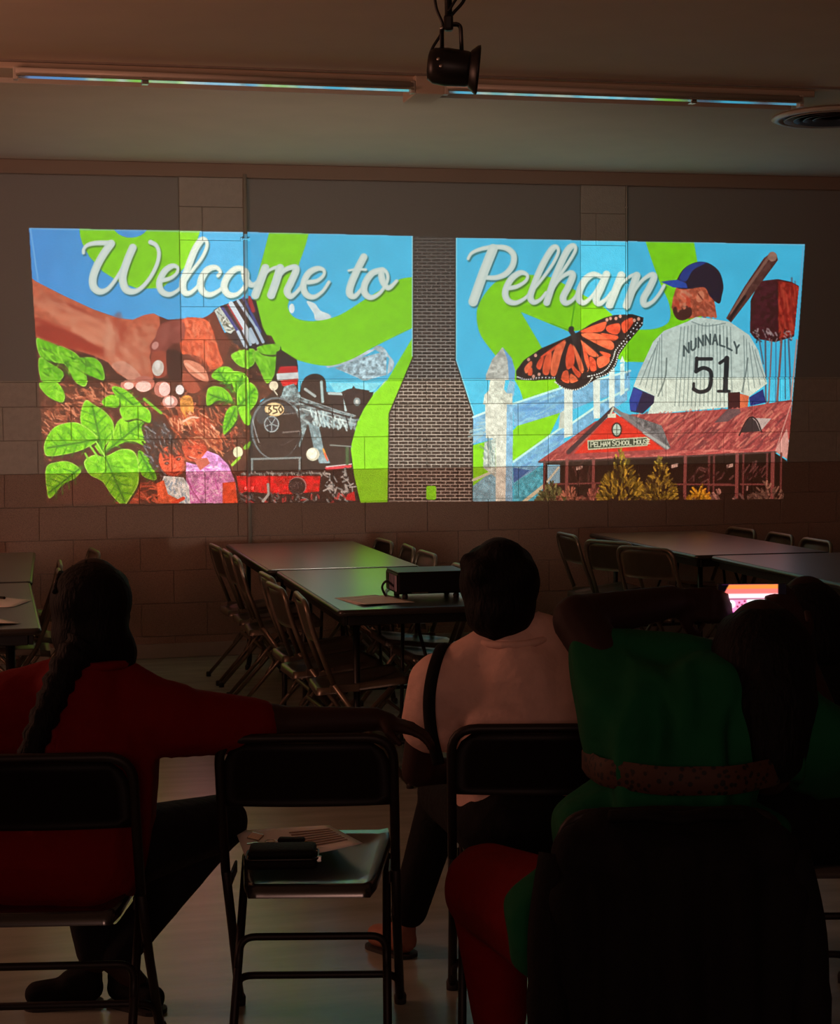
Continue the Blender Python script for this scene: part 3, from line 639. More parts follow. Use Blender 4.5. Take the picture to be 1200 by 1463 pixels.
poly([(718,496),(726,514),(727,543),(694,543),(694,536),(703,514)], (190,192,182), tex=.3); poly([(718,496),(731,512),(736,530),(735,543),(727,543),(725,514)], (112,168,214)); poly([(728,543),(736,546),(734,566),(722,566)], (130,184,216))
poly([(700,543),(722,543),(720,556),(724,562),(732,562),(732,578),(690,578),(692,564),(698,558)], (196,208,198), tex=.25)
poly([(693,578),(724,578),(724,722),(708,722),(708,640),(704,626),(694,626)], W1, tex=.2); poly([(724,578),(733,578),(732,722),(722,722)], (132,186,222), tex=.2); poly([(692,632),(708,626),(708,682),(690,668)], (176,196,190), tex=.4); dabs([(692,632),(706,628),(704,660),(692,664)], 14, 1.2, 12, 2, [(110,140,140),(206,216,206)], .7, .3)
rail((815,552),(850,540),(850,572),(816,586),(180,226,232)); rail((815,606),(850,582),(850,600),(815,628),(190,236,236)); rail((856,542),(900,530),(900,558),(858,570),(186,226,230)); rail((856,576),(896,556),(896,572),(858,596),(170,220,226))
poly([(806,540),(818,538),(818,622),(806,626)], (206,222,216)); poly([(800,590),(806,586),(806,612),(798,612)], (186,200,190))
poly([(847,532),(857,530),(857,598),(848,598)], (206,224,220)); poly([(870,526),(878,524),(878,580),(870,584)], (206,226,222)); poly([(886,520),(892,518),(892,562),(886,566)], (196,222,222)); 
for x, y in ((852,528),(874,520),(889,516)): poly([(x,y-8),(x+4,y+2),(x-4,y+2)], (206,226,222))
# butterfly
BF = [(825,475),(845,462),(863,454),(878,450),(903,449),(919,454),(918,465),(895,492),(884,508),(880,523),(867,536),(853,541),(838,550),(823,558),(806,556),(795,548),(793,541),(763,544),(738,542),(737,530),(748,515),(773,498),(810,482)]
poly(BF, (44,38,38), s=False, tex=.2)
OR = [(232,94,60),(226,84,54),(236,110,72)]
for i, pts in enumerate(([(828,474),(862,460),(866,464),(858,474)],[(867,466),(884,462),(886,472),(880,478),(868,474)],[(830,477),(856,477),(876,490),(872,500),(842,486)],[(858,476),(882,480),(880,486),(872,486)],[(888,462),(902,454),(904,462),(892,476)],
        [(829,486),(854,506),(852,510),(840,506)],[(832,492),(840,508),(842,524),(838,530)],[(842,510),(850,514),(852,528),(844,530)],[(853,512),(868,508),(870,518),(856,526)],[(856,502),(872,506),(868,512)],
        [(774,508),(806,486),(800,494),(776,510)],[(792,500),(808,488),(802,508),(794,536),(786,532)],[(779,510),(788,504),(784,534),(775,532)],[(770,514),(777,511),(772,528),(766,524)],[(749,526),(758,516),(760,522),(752,534)],[(755,528),(760,526),(760,536),(754,536)],
        [(814,492),(820,500),(820,520),(810,528),(808,510)],[(818,492),(830,514),(834,530),(828,530)],[(804,532),(811,530),(813,547),(802,543)],[(816,520),(824,528),(830,534),(826,540),(818,530)],[(815,534),(826,543),(815,547)])):
    poly(pts, OR[i % 3], s=True, tex=.25)
for pl in ([(793,548),(806,557),(822,559),(838,552),(846,542)],[(739,541),(752,544),(770,542),(792,542)],[(852,541),(868,536),(879,522),(884,506),(896,490),(917,464)],[(840,540),(856,536),(868,528),(876,514),(880,502),(894,486),(910,464)]):
    q2 = spl(pl, 5)
    for i in range(0, len(q2)): ell(q2[i][0], q2[i][1]-2.2, 1.1, 1.1, (206,214,208), tex=0)
for x, y in ((867,457),(872,455),(880,455),(886,452),(906,458),(912,456),(765,508),(755,514),(762,538),(770,535)): ell(x, y, 2.2, 2.6, (206,150,130))
line([(815,472),(820,480),(822,492)], 7, (60,54,52)); ell(816, 470, 4, 4, (52,48,48)); line([(821,434),(816,466)], 1.6, (70,150,20), .9); line([(786,462),(812,472)], 1.6, (74,150,30), .8); line([(823,490),(838,528)], 4, (48,40,40)); line([(810,492),(800,535)], 4, (48,40,40))
# water tower
poly([(1072,429),(1085,402),(1111,399),(1130,403),(1141,409),(1134,481),(1107,489),(1078,484),(1071,475)], (72,34,38), tex=.4)
poly([(1111,402),(1130,404),(1141,410),(1134,478),(1112,484)], (150,48,38), tex=.5); dabs([(1112,404),(1138,410),(1132,476),(1114,480)], 40, 1.5, 18, 2.4, [(182,70,52),(120,38,34)], .5, .1)
dabs([(1072,470),(1134,474),(1132,486),(1080,488)], 44, 1.2, 5, 2, [(170,150,150),(60,40,40)], .7, .6)
for a, b, w, c in (((1093,486),(1094,575),2.4,(90,84,96)),((1102,486),(1098,575),2,(140,90,86)),((1116,486),(1110,575),3,(130,80,74)),((1126,484),(1130,572),2.4,(88,92,110)),((1084,484),(1090,520),2,(90,96,110)),((1108,490),(1108,575),1.4,(70,110,150)),((1138,486),(1130,572),2.2,(190,140,130)),((1121,486),(1122,570),1.4,(60,70,90))): line([a, b], w, c, .9)
# bat
poly([(1102,361),(1109,364),(1111,372),(1070,427),(1044,461),(1037,455),(1063,410),(1091,369)], (88,56,50), tex=.3); line([(1099,366),(1068,410),(1044,448)], 4, (138,98,84), .8); ell(1103, 367, 6.5, 7, (150,112,98)); line([(1064,424),(1042,456)], 4, (40,34,36))
# player seen from behind
poly([(966,410),(961,426),(959,440),(964,452),(985,456),(1000,452),(1024,454),(1020,430),(1007,410)], (176,86,62), tex=.4); poly([(962,440),(984,438),(988,450),(976,458),(965,454)], (76,44,38), s=True); dabs([(966,416),(984,414),(988,440),(966,440)], 36, 1.2, 9, 3, [(206,104,74),(190,70,50),(214,140,110)], .6, .4)
ell(1000, 424, 5.5, 8.5, (206,122,92), .3); line([(997,420),(1003,428)], 2, (130,60,46)); dabs([(1000,434),(1020,432),(1022,452),(998,452)], 24, .9, 8, 2.4, [(196,106,80),(140,66,50)], .6, .3)
poly([(966,402),(977,384),(994,375),(1011,376),(1027,388),(1033,408),(1031,422),(1027,434),(1014,424),(1006,411),(985,413),(968,412)], (34,34,48), s=True); poly([(970,398),(980,382),(996,375),(1008,376),(990,386),(980,402)], (44,66,140), a=.9, s=True)
poly([(944,403),(956,401),(968,400),(980,405),(982,412),(962,411)], (48,76,164), s=False)
JS = [(981,460),(994,453),(1018,456),(1042,460),(1070,479),(1083,501),(1096,548),(1070,567),(1057,561),(1040,561),(1040,582),(925,592),(935,566),(905,552),(912,533),(933,488),(948,473)]
poly(JS, (196,212,204), tex=.12)
def pin(a, b, w=1.2, c=(110,128,126)): line([a, ((a[0]+b[0])/2+rs.randn()*.6, (a[1]+b[1])/2), b], w, c, .75, s=True)
for i in range(15): x = 968+i*5.6; pin((x+(1014-x)*.1, 462+abs(i-7)*.8), (x-4+i*.3, 580))
for i in range(5): pin((945-i*3+i*i*.2, 478+i*5), (946-i*8, 566-i*4)); pin((1062+i*4, 480+i*5), (1062+i*8, 562-i*4))
line([(952,512),(950,540),(940,566)], 2, (96,110,106), .8, s=True); line([(1068,512),(1064,540),(1060,560)], 2, (100,114,112), .8, s=True); line([(988,460),(1008,466),(1036,462)], 1.6, (120,136,134), .7, s=True)
# lettering on his back
GL = {'N':[[(0,1),(0,0),(1,1),(1,0)]],'U':[[(0,0),(0,.8),(.3,1),(.7,1),(1,.8),(1,0)]],'A':[[(0,1),(.5,0),(1,1)],[(.22,.62),(.78,.62)]],'L':[[(0,0),(0,1),(1,1)]],'Y':[[(0,0),(.5,.5),(1,0)],[(.5,.5),(.5,1)]],
      'P':[[(0,1),(0,0),(.8,0),(1,.2),(.8,.5),(0,.5)]],'E':[[(1,0),(0,0),(0,1),(1,1)],[(0,.5),(.8,.5)]],'H':[[(0,0),(0,1)],[(1,0),(1,1)],[(0,.5),(1,.5)]],'M':[[(0,1),(0,0),(.5,.6),(1,0),(1,1)]],'S':[[(1,.1),(.5,0),(0,.2),(.2,.45),(.8,.55),(1,.8),(.5,1),(0,.9)]],'C':[[(1,.15),(.5,0),(0,.3),(0,.7),(.5,1),(1,.85)]],'O':[[(.5,0),(0,.3),(0,.7),(.5,1),(1,.7),(1,.3),(.5,0)]]}
arc = lambda t: (976+82*t, 500-22*math.sin(math.pi*(t*.86+.07)))
for i, ch in enumerate('NUNNALLY'):
    t0 = i/8+.01; t1 = (i+.74)/8
    for st in GL[ch]:
        line([(arc(t0+(t1-t0)*u)[0], arc(t0+(t1-t0)*u)[1]+14*v) for u, v in st], 2.6, (70,84,84), .95)
line([(1016,513),(995,513)], 5, (40,50,52)); line([(995,512),(994,530)], 5, (40,50,52)); line([(994,531),(1004,526),(1014,530),(1016,542),(1012,556),(1000,560),(991,556)], 5.6, (40,50,52), s=True)
line([(1038,512),(1036,558)], 7, (40,50,52)); line([(1028,519),(1038,512)], 4.5, (40,50,52)); line([(1026,559),(1042,559)], 4, (40,50,52)); line([(991,548),(991,556)], 4, (40,50,52))
poly([(905,553),(935,566),(934,576),(918,591),(901,588),(899,572)], (46,44,70)); poly([(905,554),(918,560),(908,588),(900,586),(899,572)], (52,70,160), a=.9)
poly([(1090,556),(1070,568),(1072,580),(1094,575)], (46,56,120)); poly([(1057,562),(1070,566),(1068,582),(1056,584)], (196,104,74)); poly([(1040,561),(1057,560),(1057,584),(1040,584)], (66,40,40))
# school house
RF = [(769,659),(850,602),(903,592),(960,590),(1057,583),(1131,571),(1129,620),(1124,640),(1126,657),(1107,645),(960,652)]
poly(RF, (156,76,74), tex=.25)
dabs([(905,596),(1057,586),(1128,575),(1124,600),(1104,642),(962,649),(950,620)], 330, -.75, 15, 2.4, [(190,108,98),(130,58,58),(172,84,80),(110,60,62),(206,130,112)], .65, .15)
dabs([(780,655),(850,604),(862,606),(815,650)], 60, -.65, 14, 2.2, [(190,100,88),(140,62,60)], .65, .15); dabs([(776,658),(960,645),(1104,640),(1104,645),(960,652),(772,660)], 70, -.1, 14, 2, [(206,120,110),(176,84,80)], .7, .1)
poly([(1107,645),(1124,612),(1127,632),(1126,657)], (190,140,134)); line([(1131,575),(1108,644)], 1.6, (206,160,150), .7)
poly([(1057,584),(1040,584),(1020,604),(1040,602),(1058,590)], (92,78,82), a=.85); poly([(1059,618),(1068,600),(1074,597),(1080,602),(1088,616)], (62,54,54)); poly([(1074,597),(1102,598),(1090,612),(1086,616),(1080,602)], (176,160,158)); line([(1056,622),(1066,602),(1074,596),(1082,602),(1088,617)], 2, (44,38,40), s=True)
poly([(876,586),(886,588),(928,602),(945,608),(958,640),(952,641),(912,612)], (112,110,112), tex=.5); poly([(876,588),(820,648),(948,642)], (206,58,44), tex=.15)
for i in range(8): y = 604+i*5.4; line([(872-(y-590)*.8,y),(880+(y-590)*1.1,y-.6)], .7, (176,44,36), .5)
line([(876,584),(812,646)], 6, (70,54,56)); line([(879,585),(952,640)], 5, (124,120,122)); line([(920,618),(954,640)], 4, (160,164,164)); poly([(868,592),(880,590),(880,597),(868,597)], (206,206,186)); line([(876,583),(872,592)], 3, (190,196,180))
ell(881, 614, 7.6, 10.5, (60,50,44)); ell(881, 614, 5.6, 8.4, (176,196,184)); line([(881,605),(881,623)], 1, (80,90,80)); line([(875,614),(887,614)], 1, (80,90,80))
poly([(839,629),(924,624),(928,628),(925,637),(840,643)], (178,176,150)); poly([(841,631),(923,626),(926,629),(923,635),(841,641)], (66,74,60))
x = 844.
for wd in ('PELHAM', 'SCHOOL', 'HOUSE'):
    for j, ch in enumerate(wd):
        w = 3.6 if j else 4.2; h = 6.4 if j else 7.6
        for st in GL.get(ch, GL['O']): line([(x+w*u, 638.6-(x-844)*.058-h*(1-v)) for u, v in st], 1.15, (214,220,196), .95)
        x += w+1.0
    x += 2.6
poly([(776,661),(960,653),(1107,647),(1124,658),(1122,720),(776,720)], (44,26,24), tex=.3); line([(770,660),(960,653),(1108,646)], 2.6, (84,62,58))
poly([(782,664),(800,664),(800,690),(782,692)], (130,180,206)); line([(782,688),(798,668)], 3, (196,206,190))
for x, w in ((778,3),(810,4.4),(848,4.4),(979,4.6),(1013,3.4),(1020,3),(1053,5),(1062,3),(1096,3),(1104,5.5),(1116,3)): line([(x,658-(x-778)*.03),(x-1,712)], w, (130,76,72) if w > 4 else (104,62,58))
for a, b in (((786,692),(860,690)),((964,692),(1044,692)),((1014,693),(1050,693)),((1058,692),(1098,692))): line([a, b], 2.6, (116,68,64))
for x, y in ((827,669),(963,666),(1042,666)): poly([(x-4,y-2),(x+5,y-4),(x+5,y+1),(x-4,y+3)], (190,166,156))
dabs([(1062,664),(1092,662),(1092,686),(1064,686)], 18, -.9, 10, 2.4, [(104,70,66),(76,48,46)], .7, .3); dabs([(985,664),(1050,664),(1050,688),(985,688)], 26, -.9, 8, 2.4, [(120,86,80),(64,40,38)], .6, .5); dabs([(812,664),(845,662),(845,690),(814,690)], 16, 1.5, 10, 2.4, [(70,46,40),(100,70,62)], .6, .3)
def bush(x0, x1, y0, y1, cols, n): 
    for _ in range(n):
        x = x0+rs.rand()*(x1-x0); k2 = 1-abs((x-(x0+x1)/2)/((x1-x0)/2)); y = y1-rs.rand()*(y1-y0)*(.25+.75*k2)
        a2 = -1.57+(x-(x0+x1)/2)/(x1-x0)*2+rs.randn()*.35; l = 4+rs.rand()*3
        c = np.array(cols[rs.randint(len(cols))])*(.45+.55*rs.rand()*(1+(y1-y)/(y1-y0))/1.4+.15)
        line([(x,y),(x+l*math.cos(a2),y+l*math.sin(a2))], 2.6, c, .95)
bush(770,806,688,720, [(112,112,70),(90,96,60)], 80); bush(800,826,694,720, [(160,104,84)], 44); bush(832,862,696,720, [(170,106,90),(140,84,74)], 50)
bush(856,918,644,720, [(176,148,56),(150,126,50),(90,80,40)], 260); bush(920,964,652,720, [(180,152,60),(140,116,50),(96,80,44)], 190); bush(984,1014,692,720, [(214,160,50),(190,130,44)], 70); bush(1016,1040,700,720, [(150,110,100)], 16); bush(1052,1082,698,720, [(160,120,112)], 26); bush(1072,1122,690,720, [(130,98,84),(100,76,66)], 90)
dabs([(776,712),(1120,712),(1120,720),(776,720)], 70, -.9, 5, 2, [(60,44,34),(110,90,70),(40,26,22)], .7, .5)
# cursive lettering with a soft drop shadow
o6 = lambda ox, oy, L: [(ox+x/6, oy+y/6) for x, y in L]
TXT = [(o6(40,320,[(478,250),(482,215),(520,180),(600,165),(715,168)]),7.6),(o6(40,320,[(715,170),(650,260),(590,370),(558,470),(568,545),(620,582),(690,556),(765,460),(830,350),(880,245),(905,200)]),9),(o6(40,320,[(900,205),(855,310),(820,420),(815,490),(840,560),(900,582),(970,552),(1050,460),(1108,345),(1124,250),(1100,185),(1052,158)]),9),
 (o6(220,320,[(70,485),(140,468),(195,425),(205,378),(160,362),(95,405),(48,500),(65,575),(125,606),(185,585),(240,540)]),7.5),(o6(220,320,[(235,540),(320,410),(410,290),(452,195),(445,142),(405,140),(345,230),(285,390),(248,510),(262,585),(315,588),(380,530)]),8),(o6(220,320,[(548,445),(568,410),(530,372),(455,395),(400,490),(412,570),(475,606),(555,572),(610,520)]),8),
 (o6(220,320,[(775,385),(700,385),(628,455),(600,540),(640,605),(715,600),(785,520),(805,430),(770,385),(790,480),(840,525),(890,500)]),8),(o6(220,320,[(955,380),(910,500),(870,612)]),9.5),(o6(220,320,[(890,540),(960,425),(1035,378),(1085,385)]),6),(o6(220,320,[(1082,380),(1045,500),(1005,612)]),9.5),(o6(220,320,[(1030,530),(1100,425),(1170,380)]),6),
 (o6(400,320,[(-5,440),(50,390),(120,372),(138,400),(95,500),(62,575),(90,622),(140,590),(190,530)]),8.5),(o6(400,320,[(240,502),(320,488),(375,440),(372,395),(315,385),(240,430),(200,530),(225,605),(290,628),(365,580),(420,500)]),7.6),(o6(400,320,[(718,285),(660,400),(605,530),(598,600),(640,622),(700,560)]),8.5),(o6(400,320,[(588,402),(660,390),(735,394)]),4),
 (o6(400,320,[(870,398),(790,425),(730,510),(725,590),(780,632),(860,590),(920,490),(915,420),(870,398),(880,490),(930,550),(1000,490)]),7.8),
 (o6(640,330,[(172,240),(205,190),(290,155),(400,140),(500,150),(560,205),(555,290),(500,365),(420,400),(335,402)]),7),(o6(640,330,[(385,155),(300,370),(215,608)]),11),(o6(640,330,[(510,492),(590,478),(665,430),(678,380),(620,360),(540,415),(490,520),(510,595),(575,618),(650,585),(710,530)]),7.6),
 (o6(640,330,[(700,540),(800,420),(900,280),(945,180),(925,138),(880,170),(800,310),(730,480),(705,570),(735,612),(790,590),(840,530)]),7.6),(o6(640,330,[(890,480),(980,350),(1070,210),(1092,150),(1065,130),(1010,190),(920,390),(845,615)]),8),(o6(640,330,[(870,540),(950,420),(1030,365),(1068,380),(1030,480),(985,570),(1005,618),(1060,600),(1110,540)]),8),
 (o6(800,340,[(350,330),(285,312),(215,360),(165,460),(165,535),(215,552),(290,480),(350,380),(400,310)]),8),(o6(800,340,[(398,312),(350,430),(310,520),(335,562),(395,525),(440,470)]),8.5),(o6(800,340,[(525,320),(475,450),(425,575)]),9),(o6(800,340,[(450,520),(530,390),(610,325),(650,325)]),6),(o6(800,340,[(655,325),(615,450),(570,580)]),9),(o6(800,340,[(600,510),(690,380),(770,320),(805,335),(765,430),(715,520),(725,575),(790,550),(850,480),(890,410)]),8)]
for pts, w in TXT: line([(x+1.8, y+2.6) for x, y in pts], w+1, (50,84,70), .62, s=True, soft=1.6, pen=.5)
for pts, w in TXT: line(pts, w*1.12, (196,214,208), 1, s=True, soft=1.2, pen=.5); line([(x-.4, y-.3) for x, y in pts], w*.45, (216,226,218), .7, s=True, soft=1.2, pen=.5)
# edges of the lit frame
line([(43,327),(590,337)], 2.2, (140,190,226), .5); line([(652,340),(1148,350)], 2.2, (150,206,230), .5); line([(44,328),(55,402)], 2, (120,180,230), .7); line([(1147,352),(1139,470)], 2, (120,170,206), .7)
# ---- projector and its picture ------------------------------------------------------------
M_PJ = mat('projector_black', (7, 7, 8), .5, var=.08, spec=.25)
M_VENT = mat('projector_vent_glow', (70, 50, 48), .6, emit=(235, 150, 140), est=.16)
PX, PY, PZ = -.655, -3.73, .735
pj = thing('projector', 'black box-shaped projector on the centre table throwing the mural picture', 'projector', (PX, PY, PZ), 0)
obj('body', box(nb(), (0, 0, .066), (.30, .25, .088), .010), M_PJ, pj)
obj('top_cover', box(nb(), (0, 0, .112), (.292, .242, .006), .003), mat('projector_lid', (34, 33, 32), .4), pj)
ve = obj('side_vent', box(nb(), (-.1505, -.03, .066), (.003, .14, .066), .001), M_VENT, pj)
for k in range(6): obj('slat', box(nb(), (-.1525, -.088+k*.024, .066), (.004, .006, .07), .001), M_PJ, ve)
obj('lens', lathe(nb(), [(.034, .11), (.034, .135), (.030, .137), (.026, .13)], 28, 'Y', (0, 0, .068)), M_GLASS, pj, True)
for sx in (-1, 1):
    for sy in (-1, 1): obj('foot', lathe(nb(), [(.012, 0), (.013, .012), (.010, .024)], 14, 'Z', (sx*.11, sy*.085, 0)), M_RUB, pj, True)
obj('badge_strip', box(nb(), (-.055, -.1262, .028), (.07, .002, .004), .0005), M_CHROME, pj)
tag(obj('projector_cable', tube(nb(), curve([(PX-.15, PY-.06, PZ+.05), (PX-.185, PY-.07, PZ+.075), (PX-.20, PY-.05, PZ+.05), (PX-.185, PY-.03, PZ+.015), (PX-.16, PY+.06, PZ+.007), (PX-.1, PY+.3, PZ+.007), (PX+.1, PY+.62, PZ+.007), (PX+.272, PY+.70, PZ+.006)], 6), .005, 8), M_BLACK, None, True), 'black cable curling beside the projector', 'cable')

# the slide squared up onto the wall: X runs -2.40..2.95, Z runs .86..2.80
HM = np.array([[228.4898, -5.004032, 568.36814], [9.462808, -225.562755, 926.788821], [.0193358589, -.00501151028, 1.]])
BL_ = IMG
for _ in range(4): BL_ = (np.roll(BL_, 1, 0)+BL_*2+np.roll(BL_, -1, 0))/4; BL_ = (np.roll(BL_, 1, 1)+BL_*2+np.roll(BL_, -1, 1))/4
IMG = np.clip(IMG+.55*(IMG-BL_), 0, 1)
WX0, WX1, WZ0, WZ1 = -2.40, 2.95, .86, 2.80; SWd, SHt = 1900, 690
gx = WX0+(np.arange(SWd)+.5)/SWd*(WX1-WX0); gz = WZ0+(np.arange(SHt)+.5)/SHt*(WZ1-WZ0)
GX, GZ = np.meshgrid(gx, gz); D_ = HM[2, 0]*GX+HM[2, 1]*GZ+1
PXX = (HM[0, 0]*GX+HM[0, 1]*GZ+HM[0, 2])/D_; PYY = (HM[1, 0]*GX+HM[1, 1]*GZ+HM[1, 2])/D_
FR = np.array([(42, 326), (320, 331), (590, 337.5), (651, 340), (900, 345), (1149.5, 349.5), (1141, 470), (1128, 620), (1119, 713), (674, 716.5), (515, 718), (66, 720), (56, 560)])
msk = inside(PXX, PYY, FR).astype(np.float32)
cx_, cy_ = np.clip((PXX-SX)*SS-.5, 0, CW-2), np.clip((PYY-SY)*SS-.5, 0, CH-2); ix, iy = cx_.astype(int), cy_.astype(int); fx_, fy_ = (cx_-ix)[..., None], (cy_-iy)[..., None]
sl = (IMG[iy, ix]*(1-fx_)+IMG[iy, ix+1]*fx_)*(1-fy_)+(IMG[iy+1, ix]*(1-fx_)+IMG[iy+1, ix+1]*fx_)*fy_
sl = np.clip(sl, 0, 1); sl = np.where(sl <= .04045, sl/12.92, ((sl+.055)/1.055)**2.4)      # deepen the slide: the added fill lights lift it again
sl = np.clip(sl-np.array([.026, .018, .013]), 0, 1)*1.02; sl = np.where(sl <= .0031308, sl*12.92, 1.055*np.maximum(sl, 1e-6)**(1/2.4)-.055)
sl = np.clip(sl*msk[..., None], 0, 1)
im = bpy.data.images.new('slide', SWd, SHt, alpha=False)
px_ = np.ones((SHt, SWd, 4), np.float32); px_[..., :3] = sl; im.pixels.foreach_set(px_.ravel()); im.update(); im.pack()
ld = bpy.data.lights.new('projector_lamp', 'SPOT'); ld.energy = PROJ_POWER; ld.spot_size = math.radians(150); ld.spot_blend = 0; ld.shadow_soft_size = .002
lo = bpy.data.objects.new('projector_lamp', ld); COL.objects.link(lo); lo.parent = pj; lo.location = (0, .14, .068); lo.rotation_euler = (math.pi/2, 0, 0)
LX, LY, LZ = PX, PY+.14, PZ+.068
ld.use_nodes = True; nt = ld.node_tree; nd = nt.nodes; nd.clear()
def N(t, **k):
    q = nd.new(t)
    for a, b_ in k.items(): setattr(q, a, b_)
    return q
def mth(op, a, b_=None):
    q = N('ShaderNodeMath', operation=op)
    for i_, v_ in enumerate((a, b_)):
        if v_ is None: continue
        if isinstance(v_, (int, float)): q.inputs[i_].default_value = v_
        else: nt.links.new(v_, q.inputs[i_])
    return q.outputs[0]
tc = N('ShaderNodeTexCoord'); sp = N('ShaderNodeSeparateXYZ'); nt.links.new(tc.outputs['Normal'], sp.inputs[0])
nz = mth('ABSOLUTE', sp.outputs[2]); SGN = 1
wx = mth('ADD', mth('MULTIPLY', mth('DIVIDE', sp.outputs[0], nz), -LY*SGN), LX)
wz = mth('ADD', mth('MULTIPLY', mth('DIVIDE', sp.outputs[1], nz), -LY*SGN), LZ)
cb = N('ShaderNodeCombineXYZ'); nt.links.new(mth('DIVIDE', mth('SUBTRACT', wx, WX0), WX1-WX0), cb.inputs[0]); nt.links.new(mth('DIVIDE', mth('SUBTRACT', wz, WZ0), WZ1-WZ0), cb.inputs[1])
ti = N('ShaderNodeTexImage', image=im, extension='CLIP', interpolation='Linear'); nt.links.new(cb.outputs[0], ti.inputs[0])
em = N('ShaderNodeEmission'); ou = N('ShaderNodeOutputLight'); nt.links.new(ti.outputs[0], em.inputs[0])
nt.links.new(mth('DIVIDE', 1., mth('POWER', nz, 3.)), em.inputs[1]); nt.links.new(em.outputs[0], ou.inputs[0])

# soft fill spot added at the lens to brighten ceiling and wall around the picture
l2 = bpy.data.lights.new('projector_fill', 'SPOT'); l2.energy = FILL_POWER; l2.color = (1, .85, .70); l2.spot_size = math.radians(118); l2.spot_blend = 1.; l2.shadow_soft_size = .10
o2 = bpy.data.objects.new('projector_fill', l2); COL.objects.link(o2); o2.parent = pj; o2.location = (0, .16, .072); o2.rotation_euler = (math.pi/2+.42, 0, .12)

# ---- papers --------------------------------------------------------------------------------
M_PAPER = mat('white_paper', (232, 226, 218), .7, var=.03)
M_INK = mat('brown_print', (120, 84, 60), .7)
def sheet(name, label, corners, z, lift, m, cat='paper', group=None, n=10, th=.0008):
    """thin sheet with a gentle curl, corners given in the room"""
    c = [Vector((x, y, 0)) for x, y in corners]; o_ = sum(c, Vector())/4; b = nb(); lay = []
    for side in (0, 1):
        g = []
        for j in range(n+1):
            r = []
            for i in range(n+1):
                a, t = i/n, j/n; p = c[0].lerp(c[1], a).lerp(c[3].lerp(c[2], a), t)-o_
                r.append(b.verts.new((p.x, p.y, lift(a, t)+side*th)))
            g.append(r)
        lay.append(g)
        for j in range(n):
            for i in range(n): b.faces.new((g[j][i], g[j][i+1], g[j+1][i+1], g[j+1][i]))
    A_, B_ = lay
    for j in range(n):
        for e in (0, n): b.faces.new((A_[j][e], A_[j+1][e], B_[j+1][e], B_[j][e])); b.faces.new((A_[e][j], A_[e][j+1], B_[e][j+1], B_[e][j]))
    o = obj(name, b, m, None, True); o.location = (o_.x, o_.y, z); tag(o, label, cat, group); return o
sheet('paper_sheet', 'loose pale sheet of paper lying in front of the projector', [(-1.03, -3.80), (-.985, -4.05), (-.76, -3.98), (-.81, -3.66)], .7365, lambda a, t: .006*a*(1-t)+.001, M_PAPER)
sheet('paper_sheet', 'second pale sheet under the loose one by the projector', [(-1.045, -3.70), (-1.0, -3.98), (-.80, -3.92), (-.85, -3.62)], .7352, lambda a, t: .0003, M_PAPER)
sheet('paper_sheet', 'white paper with a curled edge across the left table, farther one', [(-2.62, -3.32), (-2.29, -3.42), (-2.36, -3.66), (-2.66, -3.62)], .7362, lambda a, t: .014*math.sin(a*3.1)*(1-t)+.001, M_PAPER)
sheet('paper_sheet', 'white pointed paper on the left table nearest the red shirt', [(-2.66, -4.00), (-2.42, -4.05), (-2.33, -4.26), (-2.66, -4.36)], .7362, lambda a, t: .010*math.sin(a*3.1)+.001, M_PAPER)
tag(obj('pen', tube(nb(), [(-2.46, -3.40, .757), (-2.40, -3.50, .759)], .006, 8), M_BLACK), 'short dark pen lying on the farther white paper', 'pen')
pc = [row(*q) for q in ((-.215, .375), (.02, .425), (.112, .235), (-.16, .135))]
ps = sheet('paper_sheet', 'printed sheet of paper lying on the empty folding chair seat', [(p.x, p.y) for p in pc], .447, lambda a, t: .012*(1-t)-.010*t+.022*a*t*a, M_PAPER)
b = nb()
for k in range(7):
    a0, a1, t0 = .52, .94, .18+k*.09; p = []
    for a, t in ((a0, t0), (a1, t0), (a1, t0+.05), (a0, t0+.05)):
        q = pc[0].lerp(pc[1], a).lerp(pc[3].lerp(pc[2], a), t)-sum(pc, Vector())/4; p.append(b.verts.new((q.x, q.y, .012*(1-t)-.010*t+.022*a*t*a+.0016)))
    b.faces.new(p)
obj('print_lines', b, M_INK, ps)

# ---- pouch and keys on the empty chair -----------------------------------------------------
M_POUCH = mat('black_leather', (12, 10, 9), .7, bump=.3, bscale=200, spec=.2)
w = thing('zip_pouch', 'small black zipped pouch on the empty chair seat', 'pouch', row(-.075, .115, .4365), A_ROW+.03)
obj('lower_shell', box(nb(), (0, 0, .014), (.168, .10, .026), .010), M_POUCH, w, True)
obj('upper_shell', box(nb(), (0, .002, .037), (.160, .094, .020), .009), M_POUCH, w, True)
obj('zip', tube(nb(), [(x, y, .027) for x, y in rrect(.170, .102, .016)], .0025, 6, closed=True), M_BLACK, w, True)
obj('zip_pull', box(nb(), (.088, -.035, .024), (.012, .006, .014), .002), M_CHROME, w)
k_ = thing('key_ring', 'bunch of keys with a pale metal tag on the paper', 'keys', row(-.115, .255, .460), A_ROW)
obj('ring', tube(nb(), [(.014*math.cos(a*.5236), .014*math.sin(a*.5236), .002) for a in range(12)], .0014, 6, closed=True), M_CHROME, k_, True)
obj('metal_tag', box(nb(), (-.040, .028, .006), (.036, .026, .006), .002, Euler((.35, .1, -.5))), M_CHROME, k_)
for a, l_ in ((-.10, .058), (.35, .05), (-2.6, .03)):
    kk = obj('key', box(nb(), (math.cos(a)*.05, math.sin(a)*.05, .003), (l_, .008, .0024), .0008, Euler((0, 0, a))), M_CHROME, k_)
obj('key_fob', box(nb(), (.052, -.016, .008), (.066, .026, .012), .005, Euler((0, 0, -.1))), M_POUCH, k_)
